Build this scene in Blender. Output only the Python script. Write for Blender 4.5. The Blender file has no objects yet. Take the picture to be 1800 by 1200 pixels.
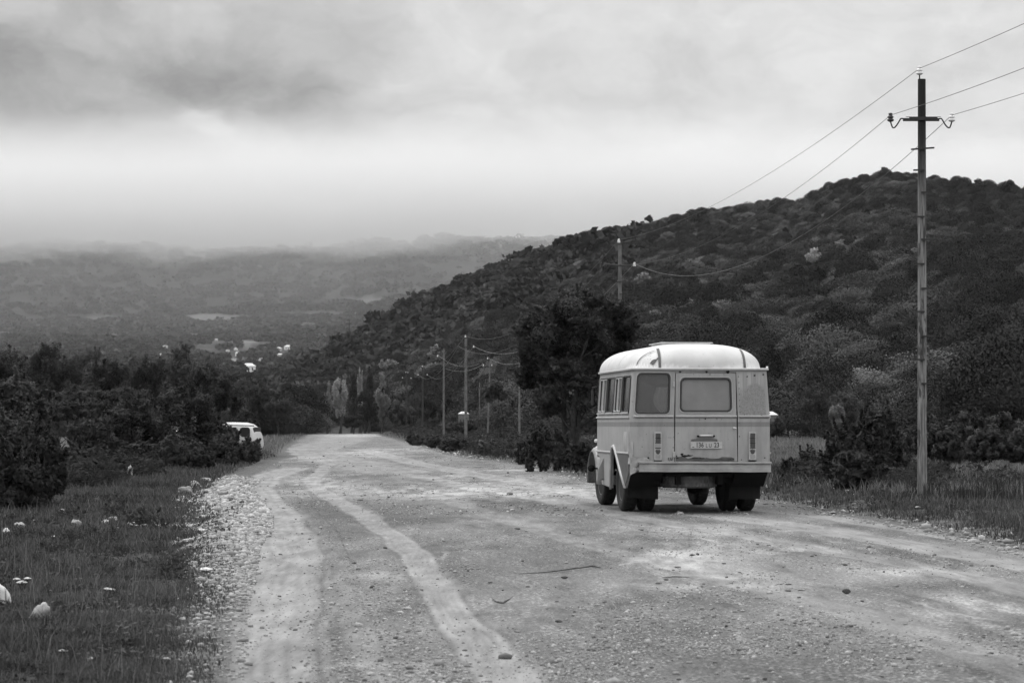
import bpy, math, random
import numpy as np
from mathutils import Vector, Matrix

C = bpy.context.scene.collection
SC = bpy.context.scene
PI = math.pi
random.seed(7)
rng = np.random.default_rng(11)

# ------------------------------------------------------------------ camera
F = 4250.0                      # focal length in photograph pixels (85 mm on 36 mm)
HOR = 745.0
CAMZ = 1.5
PITCH = math.atan((HOR - 600.0) / F)
cam_d = bpy.data.cameras.new("camera")
cam = bpy.data.objects.new("camera", cam_d)
C.objects.link(cam)
cam.location = (0, 0, CAMZ)
cam.rotation_euler = (PI / 2 + PITCH, 0, 0)
cam_d.sensor_width = 36.0
cam_d.lens = 36.0 * F / 1800.0
cam_d.clip_start = 0.1
cam_d.clip_end = 20000.0
cam_d.dof.use_dof = True
cam_d.dof.focus_distance = 42.0
cam_d.dof.aperture_fstop = 6.3
SC.camera = cam

# ------------------------------------------------------------------ render settings, exposure
SC.render.engine = 'CYCLES'
SC.view_settings.view_transform = 'Standard'
SC.view_settings.look = 'None'
SC.view_settings.exposure = 0.22
SC.view_settings.gamma = 1.0
SC.view_settings.use_curve_mapping = False
cy = SC.cycles
cy.use_denoising = True
cy.max_bounces = 6
cy.diffuse_bounces = 3
cy.glossy_bounces = 3
cy.transmission_bounces = 4
cy.transparent_max_bounces = 12
cy.volume_bounces = 1
cy.volume_max_steps = 256
cy.sample_clamp_indirect = 4.0

# ------------------------------------------------------------------ world: overcast sky with cloud masses
SUN_EL, SUN_AZ = math.radians(52), math.radians(-62)      # azimuth from +Y towards +X (negative: from the left)
W = bpy.data.worlds.new("World")
SC.world = W
W.use_nodes = True
nt = W.node_tree
nt.nodes.clear()
def wn(t, **k):
    n = nt.nodes.new(t)
    for a, b in k.items():
        setattr(n, a, b)
    return n
def wm(op, a, b=None, c=None):
    n = wn('ShaderNodeMath', operation=op)
    for i, v in enumerate((a, b, c)):
        if v is None:
            continue
        if isinstance(v, (int, float)):
            n.inputs[i].default_value = v
        else:
            nt.links.new(v, n.inputs[i])
    return n.outputs[0]
def sky_world():
    sky = wn('ShaderNodeTexSky', sky_type='NISHITA')
    sky.sun_disc = False
    sky.sun_elevation = SUN_EL
    sky.sun_rotation = SUN_AZ
    bw = wn('ShaderNodeRGBToBW')
    nt.links.new(sky.outputs[0], bw.inputs[0])
    tc = wn('ShaderNodeTexCoord')
    sx = wn('ShaderNodeSeparateXYZ')
    nt.links.new(tc.outputs['Generated'], sx.inputs[0])
    az = wm('ARCTAN2', sx.outputs[0], sx.outputs[1])
    el = wm('ARCSINE', sx.outputs[2])
    # softly warped coordinates, in units of 100 photograph pixels so the numbers stay readable
    def noise(scale, detail, vec, rough=0.5):
        n = wn('ShaderNodeTexNoise')
        n.inputs['Scale'].default_value = scale
        n.inputs['Detail'].default_value = detail
        n.inputs['Roughness'].default_value = rough
        nt.links.new(vec, n.inputs['Vector'])
        return n
    comb = wn('ShaderNodeCombineXYZ')
    nt.links.new(wm('MULTIPLY', az, 42.5), comb.inputs[0])
    nt.links.new(wm('MULTIPLY', el, 42.5), comb.inputs[1])
    base = comb.outputs[0]
    mp = wn('ShaderNodeMapping')
    mp.inputs['Scale'].default_value = (0.55, 0.8, 1)
    nt.links.new(base, mp.inputs[0])
    warp = noise(0.62, 7, mp.outputs[0], .58)
    vs = wn('ShaderNodeVectorMath', operation='SUBTRACT')
    nt.links.new(warp.outputs['Color'], vs.inputs[0]); vs.inputs[1].default_value = (0.5, 0.5, 0.5)
    vm = wn('ShaderNodeVectorMath', operation='MULTIPLY')
    nt.links.new(vs.outputs[0], vm.inputs[0]); vm.inputs[1].default_value = (3.0, 1.9, 0)
    va = wn('ShaderNodeVectorMath', operation='ADD')
    nt.links.new(base, va.inputs[0]); nt.links.new(vm.outputs[0], va.inputs[1])
    wv = va.outputs[0]
    # (x px, y px, sx px, sy px, tilt, amplitude)
    blobs = [(130, 150, 300, 75, 0, -.19), (450, 150, 200, 80, -14, -.20), (600, 120, 170, 80, 0, -.07), (300, 90, 420, 90, 0, -.06),
             (60, 265, 260, 60, 0, -.08), (40, 330, 260, 90, 8, -.09), (350, 20, 300, 60, 0, -.04), (720, 170, 80, 40, 0, -.05),
             (360, 215, 60, 26, -20, .13), (620, 300, 200, 60, 5, .06), (1050, 330, 300, 90, 10, .05), (760, 60, 90, 50, 20, .05), (900, 230, 150, 50, -10, -.05), (1250, 240, 160, 60, 12, .05),
             (160, 300, 110, 40, 0, .06), (150, 420, 500, 50, 0, -.06), (690, 115, 60, 40, 0, .05),
             (1100, 90, 260, 90, 0, -.04), (1480, 40, 200, 70, 0, .04), (1650, 250, 200, 90, 0, -.02),
             (40, 30, 120, 50, 0, .05)]
    tot = None
    for (px, py, sxp, syp, tilt, amp) in blobs:
        syp *= .9; m = wn('ShaderNodeMapping', vector_type='TEXTURE')
        m.inputs['Location'].default_value = ((px - 900) / 100, (HOR - py) / 100, 0)
        m.inputs['Rotation'].default_value = (0, 0, math.radians(tilt))
        m.inputs['Scale'].default_value = (sxp / 100, syp / 100, 1)
        nt.links.new(wv, m.inputs[0])
        fl = wn('ShaderNodeVectorMath', operation='MULTIPLY')
        nt.links.new(m.outputs[0], fl.inputs[0]); fl.inputs[1].default_value = (1, 1, 0)
        d = wn('ShaderNodeVectorMath', operation='DOT_PRODUCT')
        nt.links.new(fl.outputs[0], d.inputs[0]); nt.links.new(fl.outputs[0], d.inputs[1])
        dd_ = wm('MULTIPLY', d.outputs['Value'], d.outputs['Value']) if abs(amp) > .075 else d.outputs['Value']
        g = wm('MULTIPLY', wm('POWER', 2.71828, wm('MULTIPLY', dd_, -1)), amp * (.72 if amp < 0 else .95))
        tot = g if tot is None else wm('ADD', tot, g)
    mp2 = wn('ShaderNodeMapping')
    mp2.inputs['Scale'].default_value = (0.5, 0.9, 1)
    mp2.inputs['Location'].default_value = (3.1, 1.7, 0)
    nt.links.new(wv, mp2.inputs[0])
    n1 = noise(0.95, 7, mp2.outputs[0], 0.60)
    fine = wm('MULTIPLY', wm('SUBTRACT', n1.outputs['Fac'], 0.5), 0.46)
    # the sky is a little darker at the left of the valley
    lr = wn('ShaderNodeMapRange'); lr.interpolation_type = 'SMOOTHSTEP'
    nt.links.new(az, lr.inputs['Value'])
    lr.inputs['From Min'].default_value = -0.24; lr.inputs['From Max'].default_value = 0.03
    lr.inputs['To Min'].default_value = 0.425; lr.inputs['To Max'].default_value = 0.60
    lum = wm('ADD', wm('ADD', lr.outputs[0], tot), fine)
    # below the horizon the dome is dark; overhead it is the even bright overcast
    up = wn('ShaderNodeMapRange'); up.interpolation_type = 'SMOOTHSTEP'
    nt.links.new(el, up.inputs['Value'])
    up.inputs['From Min'].default_value = 0.2; up.inputs['From Max'].default_value = 0.7
    up.inputs['To Min'].default_value = 0.0; up.inputs['To Max'].default_value = SKY_TOP
    lum = wm('ADD', lum, up.outputs[0])
    dn = wn('ShaderNodeMapRange')
    nt.links.new(el, dn.inputs['Value'])
    dn.inputs['From Min'].default_value = -0.08; dn.inputs['From Max'].default_value = 0.0
    dn.inputs['To Min'].default_value = 0.15; dn.inputs['To Max'].default_value = 1.0
    lum = wm('MULTIPLY', lum, dn.outputs[0])
    col = wm('ADD', wm('MULTIPLY', lum, 10.0), wm('MULTIPLY', bw.outputs[0], 0.02))
    bg = wn('ShaderNodeBackground')
    bg.inputs['Strength'].default_value = 0.1
    nt.links.new(col, bg.inputs['Color'])
    out = wn('ShaderNodeOutputWorld')
    nt.links.new(bg.outputs[0], out.inputs[0])
SKY_TOP = 1.1
sky_world()
W.cycles.sampling_method = 'MANUAL'
W.cycles.sample_map_resolution = 512

sun_d = bpy.data.lights.new("sun", 'SUN')
sun_d.energy = 1.5
sun_d.angle = math.radians(16)
sun_d.color = (1, 1, 1)
sun = bpy.data.objects.new("sun", sun_d)
C.objects.link(sun)
sd = Vector((math.sin(SUN_AZ) * math.cos(SUN_EL), math.cos(SUN_AZ) * math.cos(SUN_EL), math.sin(SUN_EL)))
sun.rotation_euler = sd.to_track_quat('Z', 'Y').to_euler()

# ------------------------------------------------------------------ helpers
def at(px, py, Y):
    """world point at depth Y that the photograph shows at pixel (px, py)"""
    d = Vector(((px - 900) / F, (600 - py) / F, -1.0))
    d.rotate(cam.rotation_euler)
    return Vector((0, 0, CAMZ)) + d * (Y / d.y)

def gd(py):                       # distance of flat ground seen at row py
    return CAMZ * F / (py - HOR)
def gx(px, py):
    return (px - 900) / F * gd(py)

def tag(o, label=None, cat=None, group=None, kind=None):
    if label: o['label'] = label
    if cat: o['category'] = cat
    if group: o['group'] = group
    if kind: o['kind'] = kind
    return o

def empty(name, loc=(0, 0, 0), rot=(0, 0, 0)):
    o = bpy.data.objects.new(name, None)
    o.empty_display_size = 0.3
    C.objects.link(o)
    o.location = loc
    o.rotation_euler = rot
    return o

def link(name, me, mat=None, parent=None, smooth=False):
    o = bpy.data.objects.new(name, me)
    C.objects.link(o)
    if mat is not None:
        me.materials.clear()
        for m in (mat if isinstance(mat, (list, tuple)) else [mat]):
            me.materials.append(m)
    if parent is not None:
        o.parent = parent
    if smooth:
        me.polygons.foreach_set('use_smooth', [True] * len(me.polygons))
    return o

def np_mesh(name, verts, faces, nside):
    """fast mesh: faces is an (n, nside) index array"""
    me = bpy.data.meshes.new(name)
    nv, nf = len(verts), len(faces)
    me.vertices.add(nv)
    me.vertices.foreach_set('co', np.asarray(verts, np.float32).ravel())
    me.loops.add(nf * nside)
    me.loops.foreach_set('vertex_index', np.asarray(faces, np.int32).ravel())
    me.polygons.add(nf)
    me.polygons.foreach_set('loop_start', np.arange(nf, dtype=np.int32) * nside)
    me.update(calc_edges=True)
    me.validate(verbose=False)
    return me

class MB:
    def __init__(s):
        s.v = []; s.f = []; s.m = []
    def add(s, vs, fs, mi=0):
        o = len(s.v)
        s.v += [tuple(p) for p in vs]
        s.f += [tuple(i + o for i in f) for f in fs]
        s.m += [mi] * len(fs)
        return s
    def box(s, x0, x1, y0, y1, z0, z1, mi=0):
        v = [(x, y, z) for z in (z0, z1) for y in (y0, y1) for x in (x0, x1)]
        return s.add(v, [(0, 2, 3, 1), (4, 5, 7, 6), (0, 1, 5, 4), (2, 6, 7, 3), (0, 4, 6, 2), (1, 3, 7, 5)], mi)
    def tube(s, pts, r, n=8, mi=0, closed=False):
        pts = [Vector(p) for p in pts]
        k = len(pts)
        rs = r if isinstance(r, (list, tuple)) else [r] * k
        vs = []
        up = Vector((0, 0, 1))
        t0 = (pts[1] - pts[0]).normalized()
        if abs(t0.dot(up)) > 0.9: up = Vector((0, 1, 0))
        nrm = (up - t0 * up.dot(t0)).normalized()
        for i, p in enumerate(pts):
            if closed:
                t = (pts[(i + 1) % k] - pts[i - 1]).normalized()
            else:
                t = (pts[min(i + 1, k - 1)] - pts[max(i - 1, 0)]).normalized()
            nrm = (nrm - t * nrm.dot(t))
            nrm = nrm.normalized() if nrm.length > 1e-6 else Vector((1, 0, 0))
            b = t.cross(nrm)
            for j in range(n):
                a = 2 * PI * j / n
                vs.append(p + (nrm * math.cos(a) + b * math.sin(a)) * rs[i])
        fs = []
        for i in range(k if closed else k - 1):
            for j in range(n):
                a, b2 = i * n + j, i * n + (j + 1) % n
                c, d = ((i + 1) % k) * n + (j + 1) % n, ((i + 1) % k) * n + j
                fs.append((a, b2, c, d))
        if not closed:
            fs.append(tuple(range(n))[::-1]); fs.append(tuple((k - 1) * n + j for j in range(n)))
        return s.add(vs, fs, mi)
    def lathe(s, prof, n=24, M=None, mi=0):
        """profile of (r, z) about the z axis"""
        vs = []
        for (r, z) in prof:
            for j in range(n):
                a = 2 * PI * j / n
                vs.append(Vector((r * math.cos(a), r * math.sin(a), z)))
        if M is not None:
            vs = [M @ v for v in vs]
        fs = []
        for i in range(len(prof) - 1):
            for j in range(n):
                fs.append((i * n + j, i * n + (j + 1) % n, (i + 1) * n + (j + 1) % n, (i + 1) * n + j))
        fs.append(tuple(range(n))[::-1]); fs.append(tuple((len(prof) - 1) * n + j for j in range(n)))
        return s.add(vs, fs, mi)
    def mesh(s, name):
        me = bpy.data.meshes.new(name)
        me.from_pydata(s.v, [], s.f)
        me.polygons.foreach_set('material_index', s.m)
        me.update()
        return me
    def build(s, name, mat, parent=None, smooth=False, bevel=0):
        o = link(name, s.mesh(name), mat, parent, smooth)
        if bevel:
            b = o.modifiers.new('bevel', 'BEVEL'); b.width = bevel; b.segments = 2; b.limit_method = 'ANGLE'
        return o

def rrect(x0, x1, z0, z1, r, n=5):
    out = []
    for cx, cz, a0 in ((x1 - r, z1 - r, 0), (x0 + r, z1 - r, 90), (x0 + r, z0 + r, 180), (x1 - r, z0 + r, 270)):
        for k in range(n + 1):
            a = math.radians(a0 + 90 * k / n)
            out.append((cx + r * math.cos(a), cz + r * math.sin(a)))
    return out

def plate(outer, holes, th):
    """a sheet with openings: 2-D outline and holes, thickness th, as (verts, faces) with the third value across the sheet"""
    cu = bpy.data.curves.new('sheet', 'CURVE')
    cu.dimensions = '2D'; cu.fill_mode = 'BOTH'; cu.extrude = th / 2
    for poly in [outer] + list(holes):
        sp = cu.splines.new('POLY')
        sp.points.add(len(poly) - 1)
        for p, q in zip(sp.points, poly):
            p.co = (q[0], q[1], 0, 1)
        sp.use_cyclic_u = True
    o = bpy.data.objects.new('sheet', cu)
    C.objects.link(o)
    dg = bpy.context.evaluated_depsgraph_get()
    me = bpy.data.meshes.new_from_object(o.evaluated_get(dg))
    vs = [tuple(v.co) for v in me.vertices]
    fs = [tuple(p.vertices) for p in me.polygons]
    bpy.data.objects.remove(o); bpy.data.curves.remove(cu); bpy.data.meshes.remove(me)
    return vs, fs

# value noise on numpy arrays
_P = rng.random((256, 256)).astype(np.float32)
def vnoise(x, y):
    xi = np.floor(x).astype(int); yi = np.floor(y).astype(int)
    fx = x - xi; fy = y - yi
    fx = fx * fx * (3 - 2 * fx); fy = fy * fy * (3 - 2 * fy)
    a = _P[xi & 255, yi & 255]; b = _P[(xi + 1) & 255, yi & 255]
    c = _P[xi & 255, (yi + 1) & 255]; d = _P[(xi + 1) & 255, (yi + 1) & 255]
    return (a * (1 - fx) + b * fx) * (1 - fy) + (c * (1 - fx) + d * fx) * fy
def fbm(x, y, o=4):
    s = 0; a = 0.5; t = 0
    for k in range(o):
        s = s + a * vnoise(x * 2 ** k + 13.7 * k, y * 2 ** k + 7.3 * k); t += a; a *= 0.5
    return s / t
def sstep(a, b, x):
    t = np.clip((x - a) / (b - a), 0, 1)
    return t * t * (3 - 2 * t)

# ------------------------------------------------------------------ materials (the photograph is black and white: all greys)
def new_mat(name):
    m = bpy.data.materials.new(name)
    m.use_nodes = True
    m.node_tree.nodes.clear()
    return m, m.node_tree
class NB:
    """tiny node builder"""
    def __init__(s, tree): s.t = tree
    def n(s, t, **k):
        nd = s.t.nodes.new(t)
        for a, b in k.items(): setattr(nd, a, b)
        return nd
    def l(s, a, b): s.t.links.new(a, b)
    def val(s, sock, v):
        if isinstance(v, (int, float)): sock.default_value = v
        elif isinstance(v, tuple): sock.default_value = v
        else: s.l(v, sock)
    def math(s, op, a, b=None, clamp=False):
        nd = s.n('ShaderNodeMath', operation=op); nd.use_clamp = clamp
        s.val(nd.inputs[0], a)
        if b is not None: s.val(nd.inputs[1], b)
        return nd.outputs[0]
    def noise(s, scale, detail=4, rough=0.5, vec=None, dist=0):
        nd = s.n('ShaderNodeTexNoise')
        nd.inputs['Scale'].default_value = scale; nd.inputs['Detail'].default_value = detail
        nd.inputs['Roughness'].default_value = rough; nd.inputs['Distortion'].default_value = dist
        if vec is not None: s.l(vec, nd.inputs['Vector'])
        return nd.outputs['Fac']
    def rng(s, v, a, b, c, d, sm=True):
        nd = s.n('ShaderNodeMapRange')
        if sm: nd.interpolation_type = 'SMOOTHSTEP'
        s.val(nd.inputs['Value'], v)
        for k, q in zip(('From Min', 'From Max', 'To Min', 'To Max'), (a, b, c, d)):
            nd.inputs[k].default_value = q
        return nd.outputs[0]
    def mix(s, f, a, b):
        nd = s.n('ShaderNodeMix'); nd.data_type = 'FLOAT'
        s.val(nd.inputs[0], f); s.val(nd.inputs[2], a); s.val(nd.inputs[3], b)
        return nd.outputs[0]
    def coord(s, kind='Object', scale=None):
        tc = s.n('ShaderNodeTexCoord').outputs[kind]
        if scale:
            mp = s.n('ShaderNodeMapping'); mp.inputs['Scale'].default_value = scale
            s.l(tc, mp.inputs[0]); return mp.outputs[0]
        return tc
    def bsdf(s, col, rough=0.8, spec=0.3, metal=0.0, bump=None, bstr=0.3, bdist=0.02):
        b = s.n('ShaderNodeBsdfPrincipled')
        if isinstance(col, (int, float)): b.inputs['Base Color'].default_value = (col, col, col, 1)
        else: s.l(col, b.inputs['Base Color'])
        s.val(b.inputs['Roughness'], rough)
        b.inputs['Specular IOR Level'].default_value = spec
        b.inputs['Metallic'].default_value = metal
        if bump is not None:
            bp = s.n('ShaderNodeBump'); bp.inputs['Strength'].default_value = bstr; bp.inputs['Distance'].default_value = bdist
            s.l(bump, bp.inputs['Height']); s.l(bp.outputs[0], b.inputs['Normal'])
        return b
    def out(s, sh, vol=False):
        o = s.n('ShaderNodeOutputMaterial')
        s.l(sh, o.inputs['Volume' if vol else 'Surface'])

def simple(name, col, rough=0.7, spec=0.3, metal=0, var=0.15, scale=8, bump=0.0):
    m, t = new_mat(name); b = NB(t)
    f = b.noise(scale, 5, 0.6, b.coord())
    c = b.rng(f, 0.25, 0.75, col * (1 - var), col * (1 + var))
    s = b.bsdf(c, rough, spec, metal, f if bump else None, bump)
    b.out(s.outputs[0])
    return m

def leaf_mat(name, lo, hi, trans=0.35, scale=0.6, rnd=0.5, fine=.45, attr=None, mixed=False):
    """foliage: brightness differs from plant to plant and from clump to clump"""
    m, t = new_mat(name); b = NB(t)
    oi = b.n('ShaderNodeObjectInfo')
    tc = b.coord('Object')
    va = b.n('ShaderNodeVectorMath', operation='ADD'); b.l(tc, va.inputs[0])
    cx = b.n('ShaderNodeCombineXYZ'); b.l(b.math('MULTIPLY', oi.outputs['Random'], 91.0), cx.inputs[0]); b.l(cx.outputs[0], va.inputs[1])
    f = b.noise(scale, 3, 0.6, va.outputs[0])
    f2 = b.noise(scale * 9, 1, 0.5, va.outputs[0])
    fac = b.math('ADD', b.math('MULTIPLY', b.rng(f, 0.35, 0.65, 0, 1), 1 - fine), b.math('MULTIPLY', b.rng(f2, 0.3, 0.75, 0, 1), fine))
    if attr:
        at_ = b.n('ShaderNodeAttribute'); at_.attribute_name = attr
        fac = b.math('ADD', b.math('MULTIPLY', fac, .35), b.math('MULTIPLY', at_.outputs['Fac'], .65))
    c = b.mix(fac, lo, hi)
    pw = b.math('POWER', oi.outputs['Random'], 1.6)
    c = b.math('MULTIPLY', c, b.rng(pw, 0, 1, 1 - rnd * 0.6, 1 + rnd, False))
    if mixed:                                              # a mixed wood: some kinds much darker, a few much paler
        r1 = oi.outputs['Random']
        c = b.math('MULTIPLY', c, b.math('ADD', b.rng(r1, .10, .30, .60, 1.0), b.rng(r1, .85, .97, 0, .7)))
    d = b.n('ShaderNodeBsdfDiffuse'); b.l(c, d.inputs[0])
    tr = b.n('ShaderNodeBsdfTranslucent'); b.l(c, tr.inputs[0])
    mx = b.n('ShaderNodeMixShader'); mx.inputs[0].default_value = trans
    b.l(d.outputs[0], mx.inputs[1]); b.l(tr.outputs[0], mx.inputs[2])
    gl = b.n('ShaderNodeBsdfGlossy'); gl.inputs['Roughness'].default_value = 0.5; gl.inputs[0].default_value = (.5, .5, .5, 1)
    m2 = b.n('ShaderNodeMixShader'); m2.inputs[0].default_value = 0.006
    b.l(mx.outputs[0], m2.inputs[1]); b.l(gl.outputs[0], m2.inputs[2])
    b.out(m2.outputs[0])
    return m

MAT = {}
MAT['leaf_hill'] = leaf_mat('hill_foliage', .050, .092, scale=.25, rnd=0.2, fine=.25, trans=.08, mixed=True)
MAT['leaf_hill_dark'] = leaf_mat('dark_hill_foliage', .020, .038, scale=.25, rnd=0.3, fine=.25, trans=.08)
MAT['leaf_far'] = leaf_mat('far_foliage', .025, .055, scale=.1, rnd=0.6, trans=.2)
MAT['leaf_dark'] = leaf_mat('dark_foliage', .010, .095, scale=1.4, rnd=0.35, fine=.55)
MAT['leaf_mid'] = leaf_mat('mid_foliage', .030, .115, scale=1.2, rnd=0.3)
MAT['leaf_pale'] = leaf_mat('pale_foliage', .13, .27, scale=1.2, rnd=0.15)
MAT['leaf_poplar'] = leaf_mat('poplar_foliage', .24, .46, scale=1.2, rnd=.1, fine=.6)
MAT['leaf_silver'] = leaf_mat('silver_foliage', .32, .45, scale=1.2, rnd=0.1)
MAT['weed'] = leaf_mat('weeds', .022, .072, scale=.5, rnd=0, attr='tone')
MAT['grass'] = leaf_mat('grass', .018, .155, trans=.3, scale=.35, rnd=0, attr='tone')
MAT['dry_grass'] = leaf_mat('dry_grass', .075, .24, trans=.3, scale=.12, rnd=0, attr='tone')
MAT['petal'] = leaf_mat('petals', .65, .8, rnd=0)
MAT['leaf_light'] = leaf_mat('light_leaves', .03, .125, scale=1.2, rnd=.3)
MAT['bark'] = simple('bark', .035, .95, .1, var=.4, scale=9, bump=.6)
MAT['pole_wood'] = None
MAT['porcelain'] = simple('porcelain', .75, .25, .5, var=.05)
MAT['iron'] = simple('dark_iron', .03, .6, .3, var=.3)
MAT['concrete'] = simple('concrete', .13, .9, .2, var=.25, scale=4)
MAT['wire'] = simple('wire', .06, .5, .4, var=.1)
MAT['wire_bright'] = simple('bright_wire', .13, .4, .5, var=.1)
def wood_mat():
    m, t = new_mat('weathered_wood'); b = NB(t)
    f = b.noise(6, 6, .65, b.coord('Object', (6, 6, .35)))
    g = b.noise(2.2, 4, .6, b.coord('Object', (3, 3, .8)))
    sep = b.n('ShaderNodeSeparateXYZ'); b.l(b.coord('Object'), sep.inputs[0])
    base = b.rng(f, .3, .7, .075, .27)
    tar = b.rng(sep.outputs[2], 4.6, 7.0, 0, 1)
    patch = b.rng(g, .52, .6, 0, .75)
    k = b.math('MAXIMUM', tar, patch)
    c = b.mix(k, base, .022)
    b.out(b.bsdf(c, .9, .2, bump=f, bstr=.5).outputs[0])
    return m
MAT['pole_wood'] = wood_mat()
def rock_mat(name, lo, hi):
    m, t = new_mat(name); b = NB(t)
    oi = b.n('ShaderNodeObjectInfo')
    f = b.noise(7, 6, .65, b.coord('Object'))
    c = b.rng(f, .3, .7, lo, hi)
    c = b.math('MULTIPLY', c, b.rng(oi.outputs['Random'], 0, 1, .75, 1.15, False))
    b.out(b.bsdf(c, .92, .2, bump=f, bstr=.5).outputs[0])
    return m
MAT['rock'] = rock_mat('limestone', .22, .42)
MAT['rock_white'] = rock_mat('white_limestone', .5, .75)
MAT['rock_dark'] = rock_mat('dark_stone', .05, .13)
def gravel_mat(name, lo, hi):
    m, t = new_mat(name); b = NB(t)
    a = b.n('ShaderNodeAttribute'); a.attribute_name = 'tone'
    f = b.noise(30, 3, .6, b.coord('Object'))
    c = b.mix(a.outputs['Fac'], lo, hi)
    c = b.math('MULTIPLY', c, b.rng(f, .3, .7, .85, 1.15))
    b.out(b.bsdf(c, .95, .15).outputs[0])
    return m
MAT['gravel'] = gravel_mat('gravel_stones', .09, .42)
MAT['gravel_bank'] = gravel_mat('bank_stones', .17, .46)
# ================================================================== TERRAIN
# hill crest as (px, py of bare ground, distance of the crest, distance of the foot)
RIDGE = np.array([(-6000, 745, 1100, 700), (380, 744, 1100, 620), (450, 690, 1080, 600), (500, 655, 1050, 560), (560, 625, 1030, 520), (600, 604, 1010, 490),
    (670, 562, 980, 440), (740, 526, 950, 400), (800, 498, 930, 360), (880, 463, 900, 320), (940, 451, 890, 300),
    (1010, 427, 880, 280), (1100, 401, 860, 265), (1200, 379, 850, 255), (1300, 361, 835, 250), (1400, 351, 820, 245),
    (1480, 324, 810, 240), (1550, 303, 800, 235), (1620, 311, 770, 230), (1700, 327, 720, 225), (1800, 336, 660, 220),
    (2000, 352, 600, 210), (2600, 420, 560, 200), (4000, 500, 500, 200), (9000, 560, 500, 200)], float)
def left_edge_x(D):
    return np.interp(D, LE[:, 1], LE[:, 0])
def right_edge_x(D):
    return np.interp(D, RE[:, 1], RE[:, 0])
def edge(pts, near):
    a = np.array([(gx(px, py), gd(py)) for px, py in pts])
    return np.vstack([near, a])
LE = edge([(405, 1200), (412, 1100), (425, 1050), (455, 985), (468, 935), (452, 893), (430, 858), (452, 832), (520, 803), (508, 787), (532, 770), (545, 763)], [(-2.2, -60), (-1.2, 2), (-1.35, 8)])
RE = edge([(1800, 965), (1600, 925), (1450, 900), (1330, 880), (1050, 850), (1000, 836), (900, 816), (800, 801), (735, 784), (672, 766), (660, 763)], [(9.0, -60), (8.2, 2), (7.3, 15)])

def polar(x, y):
    D = np.hypot(x, y)
    a = np.arctan2(x, y)
    px = 900 + F * np.tan(np.clip(a, -1.25, 1.25))
    return D, px
def road_mask(x, y):
    """signed metres inside the road (positive = on the road)"""
    w = ((fbm(x * .3 + 5, y * .07, 3) - .5) * 1.0 + (fbm(x * 3, y * .9, 3) - .5) * .28) * np.clip(np.abs(y) / 80, .22, 1)
    l = x - left_edge_x(y) + w
    r = right_edge_x(y) - x + w
    d = np.minimum(l, r)
    return np.where(y < 372, d, -5)
def height(x, y):
    D, px = polar(x, y)
    h = np.zeros_like(D)
    # hill on the right
    hy = np.interp(px, RIDGE[:, 0], RIDGE[:, 1])
    Dr = np.interp(px, RIDGE[:, 0], RIDGE[:, 2]); Df = np.interp(px, RIDGE[:, 0], RIDGE[:, 3])
    cosa = 1 / np.sqrt(1 + ((px - 900) / F) ** 2)
    hr = (HOR - hy) / F * Dr * cosa
    t = (D - Df) / (Dr - Df)
    up = np.clip(t, 0, 1) ** 1.12
    up = up * (1 - .06 * np.sin(np.clip(t, 0, 1) * PI))
    dn = np.clip(1 - (t - 1) * .75, .0, 1)
    prof = np.where(t < 1, up, dn * dn * (3 - 2 * dn))
    gul = (fbm(x * .018 + 3, y * .010 + 9, 4) - .5) * 2
    hill = hr * prof
    hill = hill + np.where(D < Dr * 1.3, gul * 7 * np.clip(hill / 40, 0, 1) * np.clip((1.02 - t) * 2.2, .12, 1), 0)
    front = np.where(y > 0, 1.0, 0.0)
    hill = hill * front
    # valley floor that climbs towards the mountain
    v = np.interp(D, [0, 420, 700, 1400, 2200, 2900, 3700, 4200, 4900, 5300, 7000, 12000],
                     [0, 0, 6, 29, 62, 101, 172, 296, 362, 372, 360, 200])
    bumps = (fbm(x * .0022 + 31, y * .0022 + 4, 4) - .5)
    v = v + bumps * np.interp(D, [600, 1500, 3000, 4200, 6000], [0, 16, 48, 40, 8])
    v = v + (fbm(x * .011, y * .011, 3) - .5) * np.interp(D, [700, 2500, 4000], [0, 12, 30])
    rise = sstep(430, 900, px) * np.interp(D, [1200, 2200, 3000, 4300, 4900], [0, 18, 45, 25, 0])
    v = (v + rise) * front
    h = np.maximum(hill, v)
    # near relief
    m = road_mask(x, y)
    near = np.clip(1 - D / 420, 0, 1)
    off = np.clip(-m, 0, 30)
    h = h + near * (.10 * (fbm(x * .5, y * .5, 3) - .5) * np.clip(off, 0, 1))
    leftside = (x < (left_edge_x(y) + 1)) & (y > 0)
    dip = -.75 * sstep(2.5, 8.5, off) * near
    h = h + np.where(leftside, dip * sstep(42, 70, D), 0)
    # gravel bank beside the road on the left
    h = h + np.where(leftside, .10 * np.exp(-((off - .45) / .4) ** 2) * sstep(20, 30, D) * np.clip(1 - (D - 60) / 40, 0, 1), 0)
    # the verge on the right stands a little proud of the road
    h = h + np.where((~leftside) & (y > 0), near * .12 * sstep(.1, 1.5, off) * (1 - sstep(10, 20, off)), 0)
    # road surface: ruts, broken crust
    onr = np.clip(m / .4, 0, 1)
    tr = tracks(x, y)
    rough = (fbm(x * 2.3, y * .7, 3) - .5) * .030 + (fbm(x * 11, y * 9, 3) - .5) * .016
    h = h + onr * (rough * (1 - .93 * tr) - .022 * tr - .012 * rut_lines(x, y)) * np.clip(1 - D / 160, 0, 1)
    h = h + onr * (fbm(x * .25, y * .12, 2) - .5) * .10 * sstep(48, 80, D) * np.clip(1 - D / 400, 0, 1)
    return h

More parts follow.
